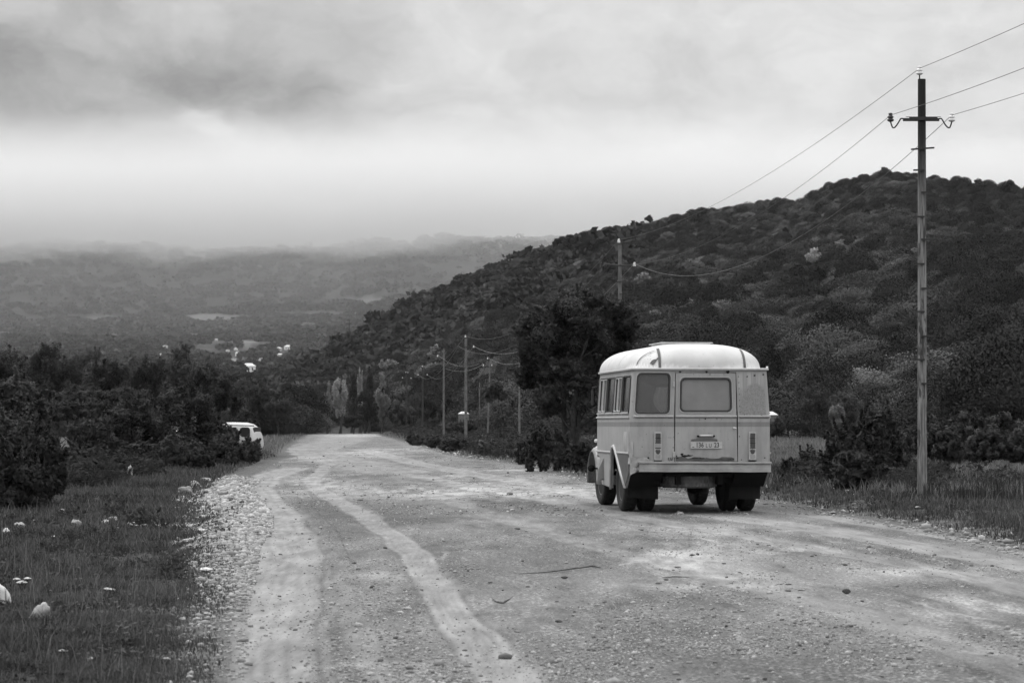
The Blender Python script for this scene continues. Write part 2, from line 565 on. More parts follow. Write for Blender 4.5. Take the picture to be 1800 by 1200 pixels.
def poly_w(pts):
    return np.array([(gx(px, py), gd(py)) for px, py in pts])
TRACKS = [  # photograph polylines of the worn wheel tracks, half width in metres, strength
    (poly_w([(455, 1260), (462, 1150), (478, 1060), (505, 990), (505, 940), (470, 890), (446, 860), (470, 838), (520, 822)]), .34, .85),
    (poly_w([(960, 1260), (880, 1180), (810, 1090), (765, 1020), (735, 975), (690, 940), (640, 905), (596, 880), (556, 858), (548, 840), (580, 815)]), .17, .85),
    (poly_w([(560, 1260), (548, 1130), (560, 1050), (555, 980), (530, 930)]), .13, .45),
    (poly_w([(700, 1260), (640, 1120), (600, 1050), (580, 1010)]), .10, .4),
    (poly_w([(1900, 1010), (1600, 955), (1400, 922), (1240, 903), (1050, 872), (960, 853), (860, 838), (740, 815), (640, 790)]), .32, .8),
    (poly_w([(1900, 1060), (1650, 1000), (1450, 965), (1250, 930), (1100, 905), (960, 878), (850, 858), (700, 830)]), .22, .6),
    (poly_w([(1900, 990), (1640, 935), (1500, 915), (1400, 902), (1300, 890), (1200, 885)]), .2, .6),
    (poly_w([(1900, 1210), (1500, 1075), (1250, 1010), (1050, 960), (900, 915), (760, 870)]), .2, .35),
    (poly_w([(700, 830), (620, 815), (560, 800), (545, 790), (600, 775), (610, 765)]), .8, .5),
]
def seg_dist(x, y, P):
    best = np.full(x.shape, 1e9)
    for (ax, ay), (bx, by) in zip(P[:-1], P[1:]):
        dx, dy = bx - ax, by - ay
        t = np.clip(((x - ax) * dx + (y - ay) * dy) / (dx * dx + dy * dy), 0, 1)
        best = np.minimum(best, np.hypot(x - ax - t * dx, y - ay - t * dy))
    return best
def tracks(x, y):
    out = np.zeros(x.shape)
    ok = (y > 8) & (y < 390) & (np.abs(x) < 40)
    xs, ys = x[ok], y[ok]
    o = np.zeros(xs.shape)
    wob = (fbm(xs * 1.3, ys * .4, 2) - .5) * .16
    for P, w, s in TRACKS:
        ww = w * (1 + ys / 120)
        d = seg_dist(xs + wob, ys, P)
        o = np.maximum(o, s * (1 - sstep(ww * .62, ww * 1.35, d + (fbm(xs * 6, ys * 2.2, 2) - .5) * .09)))
    out[ok] = o
    return out
def rut_lines(x, y):
    """pressed edges and tread lines along the wheel tracks, for height and painted shade"""
    out = np.zeros(x.shape)
    ok = (y > 8) & (y < 200) & (np.abs(x) < 30)
    xs, ys = x[ok], y[ok]; o = np.zeros(xs.shape)
    wob = (fbm(xs * 1.3, ys * .4, 2) - .5) * .16
    brk = sstep(.42, .55, fbm(xs * .8 + 3, ys * .35 + 8, 3))
    for P, w, s in TRACKS:
        ww = w * (1 + ys / 120)
        d = seg_dist(xs + wob, ys, P)
        for c, a in ((.98, 1.0), (.45, .55), (.12, .5)):
            o = np.maximum(o, a * s * np.exp(-((d - ww * c) / (.016 + ys * .0006)) ** 2) * (.35 + .65 * brk))
    out[ok] = o
    return out
def blobs_px(x, y, B):
    px = 900 + F * x / np.maximum(y, .5); py = HOR + CAMZ * F / np.maximum(y, .5)
    s = np.zeros(x.shape)
    for cx, cy, sx, sy, a in B:
        s = s + a * np.exp(-((px - cx) / sx) ** 2 - ((py - cy) / sy) ** 2)
    return s
PALE = [(760, 862, 150, 14, .8), (560, 850, 60, 16, .6), (640, 797, 60, 5, .9), (560, 806, 40, 4, .5), (1000, 862, 120, 9, .7), (800, 840, 100, 6, .5), (1180, 985, 90, 26, .9), (1300, 1022, 200, 15, .7),
        (1420, 960, 150, 12, .6), (1740, 1070, 120, 24, .9), (1250, 930, 150, 10, .5), (1600, 1005, 130, 10, .6), (860, 1070, 140, 16, .3),
        (620, 1165, 110, 5, .7), (610, 1040, 60, 6, .4), (690, 1010, 60, 8, .5), (900, 870, 50, 6, .5), (620, 765, 60, 2.5, 1.0), (700, 790, 70, 4, .5), (900, 825, 60, 4, .6), (560, 915, 30, 40, .2)]
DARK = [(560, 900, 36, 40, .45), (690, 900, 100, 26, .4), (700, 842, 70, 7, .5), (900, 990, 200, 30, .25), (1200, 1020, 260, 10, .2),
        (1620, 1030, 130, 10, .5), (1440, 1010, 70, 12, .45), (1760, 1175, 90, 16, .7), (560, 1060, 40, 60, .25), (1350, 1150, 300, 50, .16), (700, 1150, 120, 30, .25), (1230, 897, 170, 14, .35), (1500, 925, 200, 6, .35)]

FIELDS = [(262, 563, 22, 3), (372, 560, 66, 9), (172, 558, 36, 5), (560, 553, 80, 7), (545, 574, 26, 5), (430, 602, 28, 5), (90, 578, 40, 4), (640, 528, 60, 6), (330, 590, 50, 4)]
def build_ground():
    ang = list(np.arange(-.262, .2621, .00085))
    a = .262; st = .0015
    ext = []
    while a < PI - .05:
        st = min(st * 1.18, .09); a += st; ext.append(min(a, PI - .02))
    ang = np.array([-e for e in ext[::-1]] + ang + ext)
    rad = [1.0, 2, 3.2, 4.6, 6, 7.5, 9, 10.5, 11.8, 12.6, 13.2]
    rad += [CAMZ * F / (p - HOR) for p in np.arange(1215, 800, -1.25)]
    p = 800.0
    while p > 763: rad.append(CAMZ * F / (p - HOR)); p -= .6
    r = rad[-1]
    while r < 9000: r *= 1.014; rad.append(r)
    rad = np.array(rad)
    A, R = np.meshgrid(ang, rad)
    # the radius is measured as depth inside the picture so that rows stay level
    X = R * np.sin(A) / np.where(np.abs(A) < .9, np.cos(A), np.cos(.9))
    Y = R * np.where(np.abs(A) < .9, 1, np.cos(A) / np.cos(.9))
    Z = height(X, Y)
    nr, nc = X.shape
    V = np.stack([X, Y, Z], -1).reshape(-1, 3)
    idx = np.arange(nr * nc).reshape(nr, nc)
    Fq = np.stack([idx[:-1, :-1], idx[:-1, 1:], idx[1:, 1:], idx[1:, :-1]], -1).reshape(-1, 4)
    # close the ring behind the camera and the middle
    back = np.stack([idx[:-1, -1], idx[:-1, 0], idx[1:, 0], idx[1:, -1]], -1)
    Fq = np.vstack([Fq, back])
    M = road_mask(X, Y).ravel()
    cm = M[Fq].mean(1)
    TR = tracks(X, Y).ravel()
    x, y = X.ravel(), Y.ravel()
    RL = rut_lines(x, y)
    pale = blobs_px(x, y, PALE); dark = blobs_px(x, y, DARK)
    zz = Z.ravel(); dd = np.maximum(y, 1)
    apx, apy = 900 + F * x / dd, HOR - (zz - CAMZ) / dd * F
    wx = (fbm(x * .006, y * .004, 4) - .5)
    fld = np.zeros(len(x))
    for fx, fy, fw, fh in FIELDS:
        fld = np.maximum(fld, 1 - sstep(.75, 1.1, np.sqrt(((apx - fx) / fw) ** 2 + ((apy - fy) / fh) ** 2) + wx * 1.2))
    fld *= (dd > 1300) & (y > 0)
    def sub(name, sel, mat, extra=None):
        fq = Fq[sel]
        used, inv = np.unique(fq, return_inverse=True)
        vv = V[used]
        ff = inv.reshape(-1, 4)
        if extra is not None:
            c = len(vv); vv = np.vstack([vv, extra[0][None]])
            loc = {int(g): i for i, g in enumerate(used)}
            ring = [loc[int(g)] for g in idx[0] if int(g) in loc]
        me = np_mesh(name, vv, ff, 4)
        me.polygons.foreach_set('use_smooth', np.ones(len(me.polygons), bool))
        for an, arr in (('track', TR), ('pale', pale), ('darkness', dark), ('edge', M), ('field', fld), ('rut_shade', RL)):
            at_ = me.attributes.new(an, 'FLOAT', 'POINT')
            d = arr[used].astype(np.float32)
            at_.data.foreach_set('value', d)
        o = link(name, me, mat)
        o['kind'] = 'structure'
        return o
    sub('ground', cm <= 0, MAT['ground'])
    sub('gravel_road', cm > 0, MAT['road'])
    mb = MB()
    ring = [(float(X[0, k]), float(Y[0, k]), float(Z[0, k])) for k in range(nc)]
    mb.add(ring + [(0, 0, 0)], [(k, (k + 1) % nc, nc) for k in range(nc)])
    o = mb.build('ground', MAT['ground']); o['kind'] = 'structure'

def road_mat():
    m, t = new_mat('gravel_road'); b = NB(t)
    def attr(n):
        a = b.n('ShaderNodeAttribute'); a.attribute_name = n; return a.outputs['Fac']
    co = b.coord('Object')
    mp = b.n('ShaderNodeMapping'); mp.inputs['Scale'].default_value = (1, .22, 1); b.l(co, mp.inputs[0])
    big = b.noise(.55, 5, .6, mp.outputs[0], .6)
    med = b.noise(3.0, 6, .65, mp.outputs[0], .3)
    fine = b.noise(26, 5, .75, co)
    speck = b.noise(75, 2, .6, co)
    vor = b.n('ShaderNodeTexVoronoi'); vor.inputs['Scale'].default_value = 24; b.l(co, vor.inputs['Vector'])
    vor2 = b.n('ShaderNodeTexVoronoi'); vor2.inputs['Scale'].default_value = 55; b.l(co, vor2.inputs['Vector'])
    tr = attr('track')
    c = b.rng(big, .32, .68, .14, .215)
    c = b.math('ADD', c, b.rng(med, .3, .7, -.075, .075))
    # pale dried crust where vehicles have ground the stone to powder, broken up by noise
    pm = b.math('MULTIPLY', attr('pale'), b.rng(b.math('ADD', b.math('MULTIPLY', med, .6), b.math('MULTIPLY', big, .4)), .42, .6, .25, 1))
    c = b.math('ADD', c, b.math('MULTIPLY', b.math('MINIMUM', pm, 1.0), .26))
    pn = b.rng(b.noise(1.6, 6, .7, mp.outputs[0], 1.2), .58, .68, 0, 1)
    c = b.math('ADD', c, b.math('MULTIPLY', pn, .10))
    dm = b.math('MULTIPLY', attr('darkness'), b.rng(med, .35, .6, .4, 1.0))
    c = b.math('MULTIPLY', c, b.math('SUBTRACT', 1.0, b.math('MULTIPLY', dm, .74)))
    gr = b.math('SUBTRACT', 1.0, tr)
    gv = b.math('MULTIPLY', b.rng(vor.outputs['Distance'], .1, .55, .10, -.10), gr)
    gv = b.math('MULTIPLY', gv, b.rng(med, .4, .62, .15, 1))
    c = b.math('ADD', c, gv)
    c = b.math('ADD', c, b.math('MULTIPLY', b.rng(fine, .25, .75, -.06, .06), b.math('ADD', b.math('MULTIPLY', gr, .8), .2)))
    c = b.math('ADD', c, b.rng(speck, .25, .75, -.03, .03))
    streak = b.rng(b.noise(1.0, 4, .65, b.coord('Object', (17, .8, 1))), .3, .7, -.045, .045)
    c = b.mix(b.math('MULTIPLY', tr, .6), c, b.math('ADD', streak, b.math('ADD', b.rng(med, .3, .7, .255, .315), b.rng(fine, .3, .7, -.02, .02))))
    c = b.math('MULTIPLY', c, b.math('SUBTRACT', 1.0, b.math('MULTIPLY', attr('rut_shade'), .42)))  # dark lines paint the shadow of the rut edges into the colour
    # soil creeping in at the verge
    em = b.rng(b.math('ADD', attr('edge'), b.rng(fine, .3, .7, -.05, .05)), -.02, .16, .6, 0)
    c = b.mix(em, c, .10)
    c = b.math('MAXIMUM', c, .06)
    h = b.math('ADD', b.math('MULTIPLY', fine, .5), b.math('MULTIPLY', b.math('SUBTRACT', 1.0, vor.outputs['Distance']), b.math('MULTIPLY', gr, .8)))
    h = b.math('ADD', h, b.math('MULTIPLY', b.math('SUBTRACT', 1.0, vor2.outputs['Distance']), b.math('MULTIPLY', gr, .3)))
    b.out(b.bsdf(c, .95, .12, bump=h, bstr=.9, bdist=.02).outputs[0])
    return m
def ground_mat():
    m, t = new_mat('verge_and_fields'); b = NB(t)
    a = b.n('ShaderNodeAttribute'); a.attribute_name = 'edge'
    co = b.coord('Object')
    sep = b.n('ShaderNodeSeparateXYZ'); b.l(co, sep.inputs[0])
    near = b.rng(sep.outputs[1], 300, 480, 1, 0)
    n1 = b.noise(.5, 5, .6, co); n2 = b.noise(5, 5, .7, co); n3 = b.noise(40, 3, .7, co)
    soil = b.math('ADD', b.rng(n1, .3, .7, .035, .075), b.rng(n2, .3, .7, -.025, .03))
    soil = b.math('ADD', soil, b.rng(n3, .3, .7, -.02, .025))
    soil = b.math('MAXIMUM', soil, .02)
    # stony shoulder next to the road
    sh = b.rng(b.math('ADD', a.outputs['Fac'], b.rng(n2, .3, .7, -.5, .5)), -.9, .1, 0, 1)
    soil = b.mix(b.math('MULTIPLY', sh, .8), soil, b.rng(n3, .3, .7, .06, .17))
    # far country: forest floor, scrub and paler mown fields
    f1 = b.noise(.0032, 3, .5, b.coord('Object', (1, .45, 1)), .5)
    f2 = b.noise(.02, 6, .7, co); f3 = b.noise(.1, 4, .7, co)
    fa = b.n('ShaderNodeAttribute'); fa.attribute_name = 'field'
    field = fa.outputs['Fac']
    scrub = b.math('ADD', b.rng(f2, .35, .65, .028, .048), b.math('MULTIPLY', b.rng(f3, .35, .65, -.015, .02), b.rng(sep.outputs[1], 2500, 3400, 1, .2)))
    far = b.mix(field, b.math('MAXIMUM', scrub, .02), b.math('ADD', b.rng(f2, .3, .7, .10, .15), 0.0))
    c = b.mix(near, far, soil)
    b.out(b.bsdf(c, .97, .08, bump=n2, bstr=.4, bdist=.05).outputs[0])
    return m
MAT['road'] = road_mat()
MAT['ground'] = ground_mat()
build_ground()
def zg(x, y):
    return float(height(np.array([float(x)]), np.array([float(y)]))[0])
# ================================================================== VEGETATION
def crown_np(n, rx, ry, rz, leaf, nl=22, seed=0, lump=.38, fill=.75, up=.35, droop=0.0, shape='round', aspect=1.7, sprays=0, slen=.3, soft=0.0):
    """leaf-sized diamonds on many lumps inside a crown; returns verts, faces. centre of the crown at the origin"""
    g = np.random.default_rng(seed)
    # lumps
    c = []
    while len(c) < nl:
        p = g.uniform(-1, 1, 3)
        q = np.linalg.norm(p)
        if q > 1 or q < .25: continue
        if shape == 'cone' and np.hypot(p[0], p[1]) > .85 * (1 - p[2]) * .62: continue
        if shape == 'dome' and p[2] < -.6: continue
        c.append(p * (1 - lump * .8))
    c = np.array(c)
    r = g.uniform(.55, 1.0, nl) * lump
    w = r ** 2; w /= w.sum()
    k = g.choice(nl, n, p=w)
    d = g.normal(size=(n, 3)); d /= np.linalg.norm(d, axis=1)[:, None]
    if soft: fill = .5 + fill * .5
    rr = r[k] * (g.random(n) ** (1 - fill) if fill < 1 else 1)
    rr = r[k] * (1 - (1 - fill) * g.random(n) ** .7) * g.uniform(.9 + .05 * soft, 1.12 - .05 * soft, n)
    P = c[k] + d * rr[:, None]
    if soft:                                               # a closed canopy: nothing deep inside, little underneath
        ln_ = np.linalg.norm(P, axis=1); bad = (ln_ < .62) | (P[:, 2] < -.35)
        P[bad] = P[bad] / (ln_[bad][:, None] + 1e-6) * g.uniform(.7, .98, (bad.sum(), 1)); P[bad, 2] = np.abs(P[bad, 2])
    # stray twigs beyond the outline
    s = g.random(n) < .05
    P[s] *= g.uniform(1.02, 1.16, (s.sum(), 1))
    if sprays:                                             # leafy shoots that break the outline
        m = int(n * .30); ns = sprays
        dd = g.normal(size=(ns, 3)); dd[:, 2] = np.abs(dd[:, 2]) * 1.1; dd /= np.linalg.norm(dd, axis=1)[:, None]
        kk = g.choice(nl, ns, p=w)
        base = c[kk] + dd * r[kk][:, None] * .7
        L = slen * g.uniform(.35, 1.2, ns)
        q = g.integers(0, ns, m); tt = g.random(m)
        bend = g.normal(size=(ns, 3)) * .25
        P[:m] = base[q] + (dd[q] + bend[q] * tt[:, None]) * (L[q] * tt)[:, None] + g.normal(size=(m, 3)) * (.035 * (1.2 - tt))[:, None]
        d[:m] = dd[q]
    P = P * np.array([rx, ry, rz])
    if droop: P[:, 2] -= droop * (P[:, 0] ** 2 + P[:, 1] ** 2)
    nrm = d * (.7 + .8 * soft) + g.normal(size=(n, 3)) * (.55 - .1 * soft) + np.array([0, 0, up])
    nrm /= np.linalg.norm(nrm, axis=1)[:, None]
    nrm *= np.where((nrm * d).sum(1) < 0, -1.0, 1.0)[:, None]
    t = np.cross(nrm, g.normal(size=(n, 3))); t /= np.linalg.norm(t, axis=1)[:, None] + 1e-9
    b = np.cross(nrm, t)
    sz = leaf * g.uniform(.55, 1.25, n)[:, None]
    a = t * sz * .5 * aspect; e = b * sz * .5
    V = np.stack([P - a, P - e + a * .1, P + a, P + e + a * .1], 1).reshape(-1, 3)
    Fc = np.arange(4 * n).reshape(n, 4)
    cd = P / np.array([rx, ry, rz]) ; cd /= np.linalg.norm(cd, axis=1)[:, None] + 1e-9
    N = d * (.8 - .35 * soft) + cd * (.35 + .4 * soft) + nrm * (.45 - .3 * soft) + np.array([0, 0, .1 + .15 * soft]); N /= np.linalg.norm(N, axis=1)[:, None]
    return V, Fc, np.repeat(N, 4, axis=0)
def crown_mesh(name, *a, **k):
    k.setdefault('soft', 1.0)
    return leafy(name, *crown_np(*a, **k))
def leafy(name, V, Fc, N):
    me = np_mesh(name, V, Fc, 4)
    me.polygons.foreach_set('use_smooth', np.ones(len(Fc), bool))
    me.normals_split_custom_set_from_vertices(N.astype(np.float32))
    return me

def trunk_mb(h, r, seed, limbs=6, spread=.8, crown_h=None, lean=0.0, forks=1, twigs=3):
    g = random.Random(seed)
    mb = MB()
    crown_h = crown_h or h
    for f in range(forks):
        a0 = g.uniform(0, 2 * PI); off = .0 if forks == 1 else r * .9
        p = Vector((math.cos(a0) * off, math.sin(a0) * off, -.1)); pts = [p.copy()]
        d = Vector((lean + math.cos(a0) * (.12 if forks > 1 else .03), math.sin(a0) * (.12 if forks > 1 else .03), 1)).normalized()
        n = 7
        for i in range(n):
            d = (d + Vector((g.uniform(-.12, .12), g.uniform(-.12, .12), .05))).normalized()
            p = p + d * h / n; pts.append(p.copy())
        rs = [r * (1.25 if i == 0 else 1 - .8 * i / n) / (1 if forks == 1 else 1.3) for i in range(n + 1)]
        mb.tube(pts, rs, 7)
        for k in range(limbs):
            i = g.randint(2, n - 1); q = pts[i].copy(); a = g.uniform(0, 2 * PI)
            dd = Vector((math.cos(a), math.sin(a), g.uniform(.3, 1.0))).normalized()
            L = spread * g.uniform(.6, 1.05); lp = [q.copy()]
            for j in range(4):
                dd = (dd + Vector((g.uniform(-.2, .2), g.uniform(-.2, .2), .12))).normalized()
                q = q + dd * L / 4; lp.append(q.copy())
            mb.tube(lp, [rs[i] * .5 * (1 - .2 * j) for j in range(5)], 5)
            for j in range(twigs):
                q2 = lp[g.randint(1, 4)]; a = g.uniform(0, 2 * PI)
                e = q2 + Vector((math.cos(a), math.sin(a), g.uniform(-.1, .8))) * L * .35
                mb.tube([q2, (q2 + e) / 2 + Vector((0, 0, .03 * L)), e], [rs[i] * .16, rs[i] * .1, rs[i] * .04], 4)
    return mb

def tree(name, loc, label, crowns, mat, trunk=None, group=None, cat='tree', rot=0, crown_name='crown'):
    root = empty(name, loc, (0, 0, rot))
    tag(root, label, cat, group)
    me_v, me_f, me_n, o = [], [], [], 0
    for (V, Fc, N), off in crowns:
        me_v.append(V + np.array(off)); me_f.append(Fc + o); me_n.append(N); o += len(V)
    me = leafy(crown_name, np.vstack(me_v), np.vstack(me_f), np.vstack(me_n))
    link(crown_name, me, mat, root)
    if trunk is not None: trunk.build('trunk', MAT['bark'], root)
    return root
def copy_tree(o, parent=None):
    c = o.copy(); C.objects.link(c); c.parent = parent
    for ch in o.children: copy_tree(ch, c)
    return c

# ------------------------------------------------------------------ hillside forest
HILL_LABEL = {0: 'dark round dense tree in the forest that covers the hillside',
              1: 'paler broad billowing tree in the forest that covers the hillside',
              2: 'loose twiggy tree in the forest that covers the hillside',
              3: 'dark tall narrow tree in the forest that covers the hillside'}
def hill_points():
    g = np.random.default_rng(5)
    n = 181000
    px = g.uniform(-220, 2700, n)
    D = np.sqrt(g.uniform(0, 1, n)) * 1150
    Df = np.interp(px, RIDGE[:, 0], RIDGE[:, 3]); Dr = np.interp(px, RIDGE[:, 0], RIDGE[:, 2])
    foot = (fbm(px * .012, D * 0 + 3, 3) - .5) * 50
    # trees reach from the foot to just over the crest; beyond it nothing is in view
    keep = (D > np.where(px < 560, 305 + foot + np.clip(px - 480, 0, 80), Df - 18 + foot)) & (D < np.where(px < 380, 760, Dr + 22))
    area_per = (2700 + 220) / F * 1150 ** 2 / 2 / n
    dens = np.interp(D, [250, 450, 650], [1 / 24., 1 / 18., 1 / 8.])
    keep &= g.random(n) < area_per * dens
    px, D = px[keep], D[keep]
    x = (px - 900) / F * D; y = D
    return x, y, px, D
def templates():
    T = []
    near = [crown_mesh('crown', 14000, 3.3, 3.3, 3.5, .105, nl=18, seed=31, lump=.46, fill=.75, shape='dome'),
            crown_mesh('crown', 17000, 4.2, 3.9, 3.3, .105, nl=24, seed=32, lump=.42, fill=.75, shape='dome'),
            crown_mesh('crown', 12000, 3.1, 3.1, 3.6, .085, nl=34, seed=33, lump=.34, fill=.4, shape='dome', aspect=2.6, sprays=90, slen=.22),
            crown_mesh('crown', 8000, 2.0, 2.0, 4.0, .11, nl=26, seed=34, lump=.38, fill=.4)]
    mid = [crown_mesh('crown', 5200, 3.3, 3.3, 3.5, .17, nl=16, seed=41, lump=.46, fill=.75, shape='dome'),
           crown_mesh('crown', 6000, 4.2, 3.9, 3.3, .17, nl=20, seed=42, lump=.42, fill=.75, shape='dome'),
           crown_mesh('crown', 4500, 3.1, 3.1, 3.6, .14, nl=26, seed=43, lump=.34, fill=.4, shape='dome', aspect=2.2, sprays=50, slen=.22),
           crown_mesh('crown', 2200, 1.7, 1.7, 3.2, .19, nl=20, seed=44, lump=.38, fill=.5)]
    far = [crown_mesh('crown', 130, 7, 7, 4.2, 2.3, nl=14, seed=51, lump=.45, fill=.6, shape='dome', aspect=1.3),
           crown_mesh('crown', 130, 9, 6, 3.8, 2.3, nl=14, seed=52, lump=.45, fill=.6, shape='dome', aspect=1.3),
           crown_mesh('crown', 90, 5, 5, 5, 1.9, nl=12, seed=53, lump=.45, fill=.5, shape='dome', aspect=1.3)]
    return near, mid, far
def scatter_gn(name, pts, scl, rot, kind, sources, mat_kind='stuff'):
    """one object whose points each show one of the given crowns (geometry nodes)"""
    me = bpy.data.meshes.new(name)
    n = len(pts)
    me.vertices.add(n)
    me.vertices.foreach_set('co', np.asarray(pts, np.float32).ravel())
    for an, ty, arr in (('scl', 'FLOAT_VECTOR', scl), ('rotz', 'FLOAT', rot), ('kind', 'INT', kind)):
        a = me.attributes.new(an, ty, 'POINT')
        a.data.foreach_set('vector' if ty == 'FLOAT_VECTOR' else 'value', np.asarray(arr).astype(np.int32 if ty == 'INT' else np.float32).ravel())
    me.update()
    o = link(name, me)
    o['kind'] = 'stuff'
    ng = bpy.data.node_groups.new(name, 'GeometryNodeTree')
    ng.interface.new_socket('Geometry', in_out='INPUT', socket_type='NodeSocketGeometry')
    ng.interface.new_socket('Geometry', in_out='OUTPUT', socket_type='NodeSocketGeometry')
    N, L = ng.nodes.new, ng.links.new
    gi = N('NodeGroupInput'); go = N('NodeGroupOutput')
    mp = N('GeometryNodeMeshToPoints'); L(gi.outputs[0], mp.inputs[0])
    iop = N('GeometryNodeInstanceOnPoints'); L(mp.outputs[0], iop.inputs['Points'])
    g2i = N('GeometryNodeGeometryToInstance')
    for s in sources[::-1]:
        oi = N('GeometryNodeObjectInfo'); oi.transform_space = 'ORIGINAL'
        oi.inputs['Object'].default_value = s
        L(oi.outputs['Geometry'], g2i.inputs[0])
    L(g2i.outputs[0], iop.inputs['Instance'])
    iop.inputs['Pick Instance'].default_value = True
    def attr(nm, ty):
        a = N('GeometryNodeInputNamedAttribute'); a.data_type = ty; a.inputs['Name'].default_value = nm
        return [x for x in a.outputs if x.enabled and x.name == 'Attribute'][0]
    L(attr('kind', 'INT'), iop.inputs['Instance Index'])
    cx = N('ShaderNodeCombineXYZ'); L(attr('rotz', 'FLOAT'), cx.inputs[2])
    L(cx.outputs[0], iop.inputs['Rotation'])
    L(attr('scl', 'FLOAT_VECTOR'), iop.inputs['Scale'])
    L(iop.outputs[0], go.inputs[0])
    md = o.modifiers.new('scatter', 'NODES'); md.node_group = ng
    return o

def hill_forest():
    near, mid, far = templates()
    x, y, px, D = hill_points()
    z = height(x, y)
    g = np.random.default_rng(9)
    n = len(x)
    # patches of one kind grow together
    pn = fbm(x * .03, y * .02, 3) + g.normal(size=n) * .06
    kind = np.where(pn < .49, 2, 1)
    dk = fbm(x * .022 + 40, y * .014 + 5, 3)
    kind = np.where(g.random(n) < np.clip((dk - .42) * 1.6 + np.clip((px - 1560) / 500, 0, .35), .09, .6), 0, kind)      # darker round trees, singly and in groves; more at right, as painted-in shade
    kind = np.where(g.random(n) < .035, 3, kind)
    s = np.clip(np.exp(g.normal(size=n) * .30), .55, 1.5) * .88
    s *= np.where(D > 600, .92, 1.0)
    s *= np.interp(D, [230, 330, 500, 700], [1.2, 1.12, .90, .60])
    s = np.where(kind == 0, s * 1.06, s)
    sc = np.stack([s * g.uniform(.9, 1.15, n), s * g.uniform(.9, 1.15, n), s * g.uniform(.8, 1.2, n)], -1)
    sc[:, 2] *= np.where((kind == 1) | (kind == 2), .82, 1.0)
    rot = g.uniform(0, 2 * PI, n)
    hz = np.array([3.5, 3.3, 3.6, 4.0])[kind] * sc[:, 2]
    zc = z + hz * np.where(kind == 0, .50, .42)
    # the 300 that show largest: nearest ones inside the picture
    inside = (px > -5) & (px < 1805)
    size = s / D * np.where(inside, 1, 0)
    # those hidden behind the bus are not the ones that show
    size *= np.where((px > 1050) & (px < 1355) & (D < 330), .2, 1)
    size *= np.where(px < 470, .15, 1)
    order = np.argsort(-size)
    ind = order[:297]; rest = order[297:]
    trunk_me = trunk_mb(2.6, .13, 3, limbs=2, spread=1.2, twigs=0).mesh('trunk')
    trunk_me.materials.append(MAT['bark'])
    protos = []
    for k in range(4):
        r = empty('hill_tree'); tag(r, HILL_LABEL[k], 'tree', 'trees of the forest on the hillside')
        c = link('crown', near[k], MAT['leaf_hill_dark' if k in (0, 3) else 'leaf_hill'], r); c.location = (0, 0, 0)
        t = link('trunk', trunk_me, None, r); t.location = (0, 0, -2.9)
        protos.append((r, c))
    used = set()
    for i in ind:
        k = int(kind[i])
        if k in used: r = copy_tree(protos[k][0])
        else: r = protos[k][0]; used.add(k)
        r.location = (x[i], y[i], zc[i]); r.rotation_euler = (0, 0, rot[i]); r.scale = sc[i]
    # four farther ones carry the simpler crowns that the rest of the forest repeats
    mids = []
    for k in range(4):
        j = [q for q in rest[:4000] if kind[q] == k and 420 < D[q] < 640 and 900 < px[q] < 1700][0]
        r = empty('hill_tree', (x[j], y[j], zc[j]), (0, 0, rot[j])); r.scale = sc[j]
        tag(r, HILL_LABEL[k], 'tree', 'trees of the forest on the hillside')
        mids.append(link('crown', mid[k], MAT['leaf_hill_dark' if k in (0, 3) else 'leaf_hill'], r))
    a = rest[D[rest] < 420]; b = rest[D[rest] >= 420]
    P = np.stack([x, y, zc], -1)
    kk = kind.copy(); kk[D >= 420] += 4
    scatter_gn('hillside_forest', P[rest], sc[rest], rot[rest], kk[rest], [p[1] for p in protos] + mids)
    # the odd pale and silver crowns that stand out on the hill
    pale = [(1432, 452, 560, 2.6, 'leaf_silver', 'small silvery white tree standing out in the middle of the wooded hillside'),
            (1130, 492, 560, 2.6, 'leaf_pale', 'pale round tree on the hillside right of the pole behind the big tree'),
            (1257, 546, 430, 2.0, 'leaf_pale', 'pale tree low on the hillside above the bus roof'),
            (1708, 398, 560, 2.0, 'leaf_pale', 'pale sparse tree high on the hill right of the tall pole'),
            (1752, 672, 238, 1.3, 'leaf_pale', 'pale leafy sapling at the foot of the hill near the right edge'),
            (1480, 432, 600, 2.4, 'leaf_pale', 'pale crown a little above and right of the silvery tree'),
            (1150, 556, 400, 1.7, 'leaf_pale', 'pale thin tree just right of the big tree crown'),
            (764, 621, 560, 2.6, 'leaf_pale', 'pale slanting tree above the thin poles in the valley'),
            (683, 640, 520, 2.4, 'leaf_pale', 'pale rounded crown right of the poplars'),
            (870, 692, 330, 2.6, 'leaf_mid', 'mid grey feathery tree behind the pair of thin poles'),
            (1025, 405, 830, 3.2, 'leaf_dark', 'dark tree breaking the left slope of the hill crest'),
            (1140, 373, 800, 2.6, 'leaf_dark', 'dark tree on the crest above the big pole tree'),
            (1722, 324, 700, 2.3, 'leaf_dark', 'dark ragged tree on the crest right of the tall pole'),
            (1772, 326, 670, 2.6, 'leaf_dark', 'dark spreading tree on the crest near the right edge'),
            (1556, 299, 796, 1.6, 'leaf_dark', 'small dark tree on the very top of the hill')]
    for q, (ppx, ppy, DD, rad, mt, lab) in enumerate(pale):
        p = at(ppx, ppy, DD)
        gz = zg(p.x, p.y)
        # slide along the slope until the crown shows where the photograph has it
        best = DD
        for d2 in np.arange(232, 900, 6):
            pp = at(ppx, ppy, d2)
            if zg(pp.x, pp.y) + rad * .9 + 2.2 > pp.z: best = d2; break
        else: best = None
        if best is None:
            best = float(np.interp(ppx, RIDGE[:, 0], RIDGE[:, 2]))
            p = at(ppx, ppy, best); p.z = zg(p.x, p.y) + rad * 1.2
        else: p = at(ppx, ppy, best); sc_ = rad * best / DD
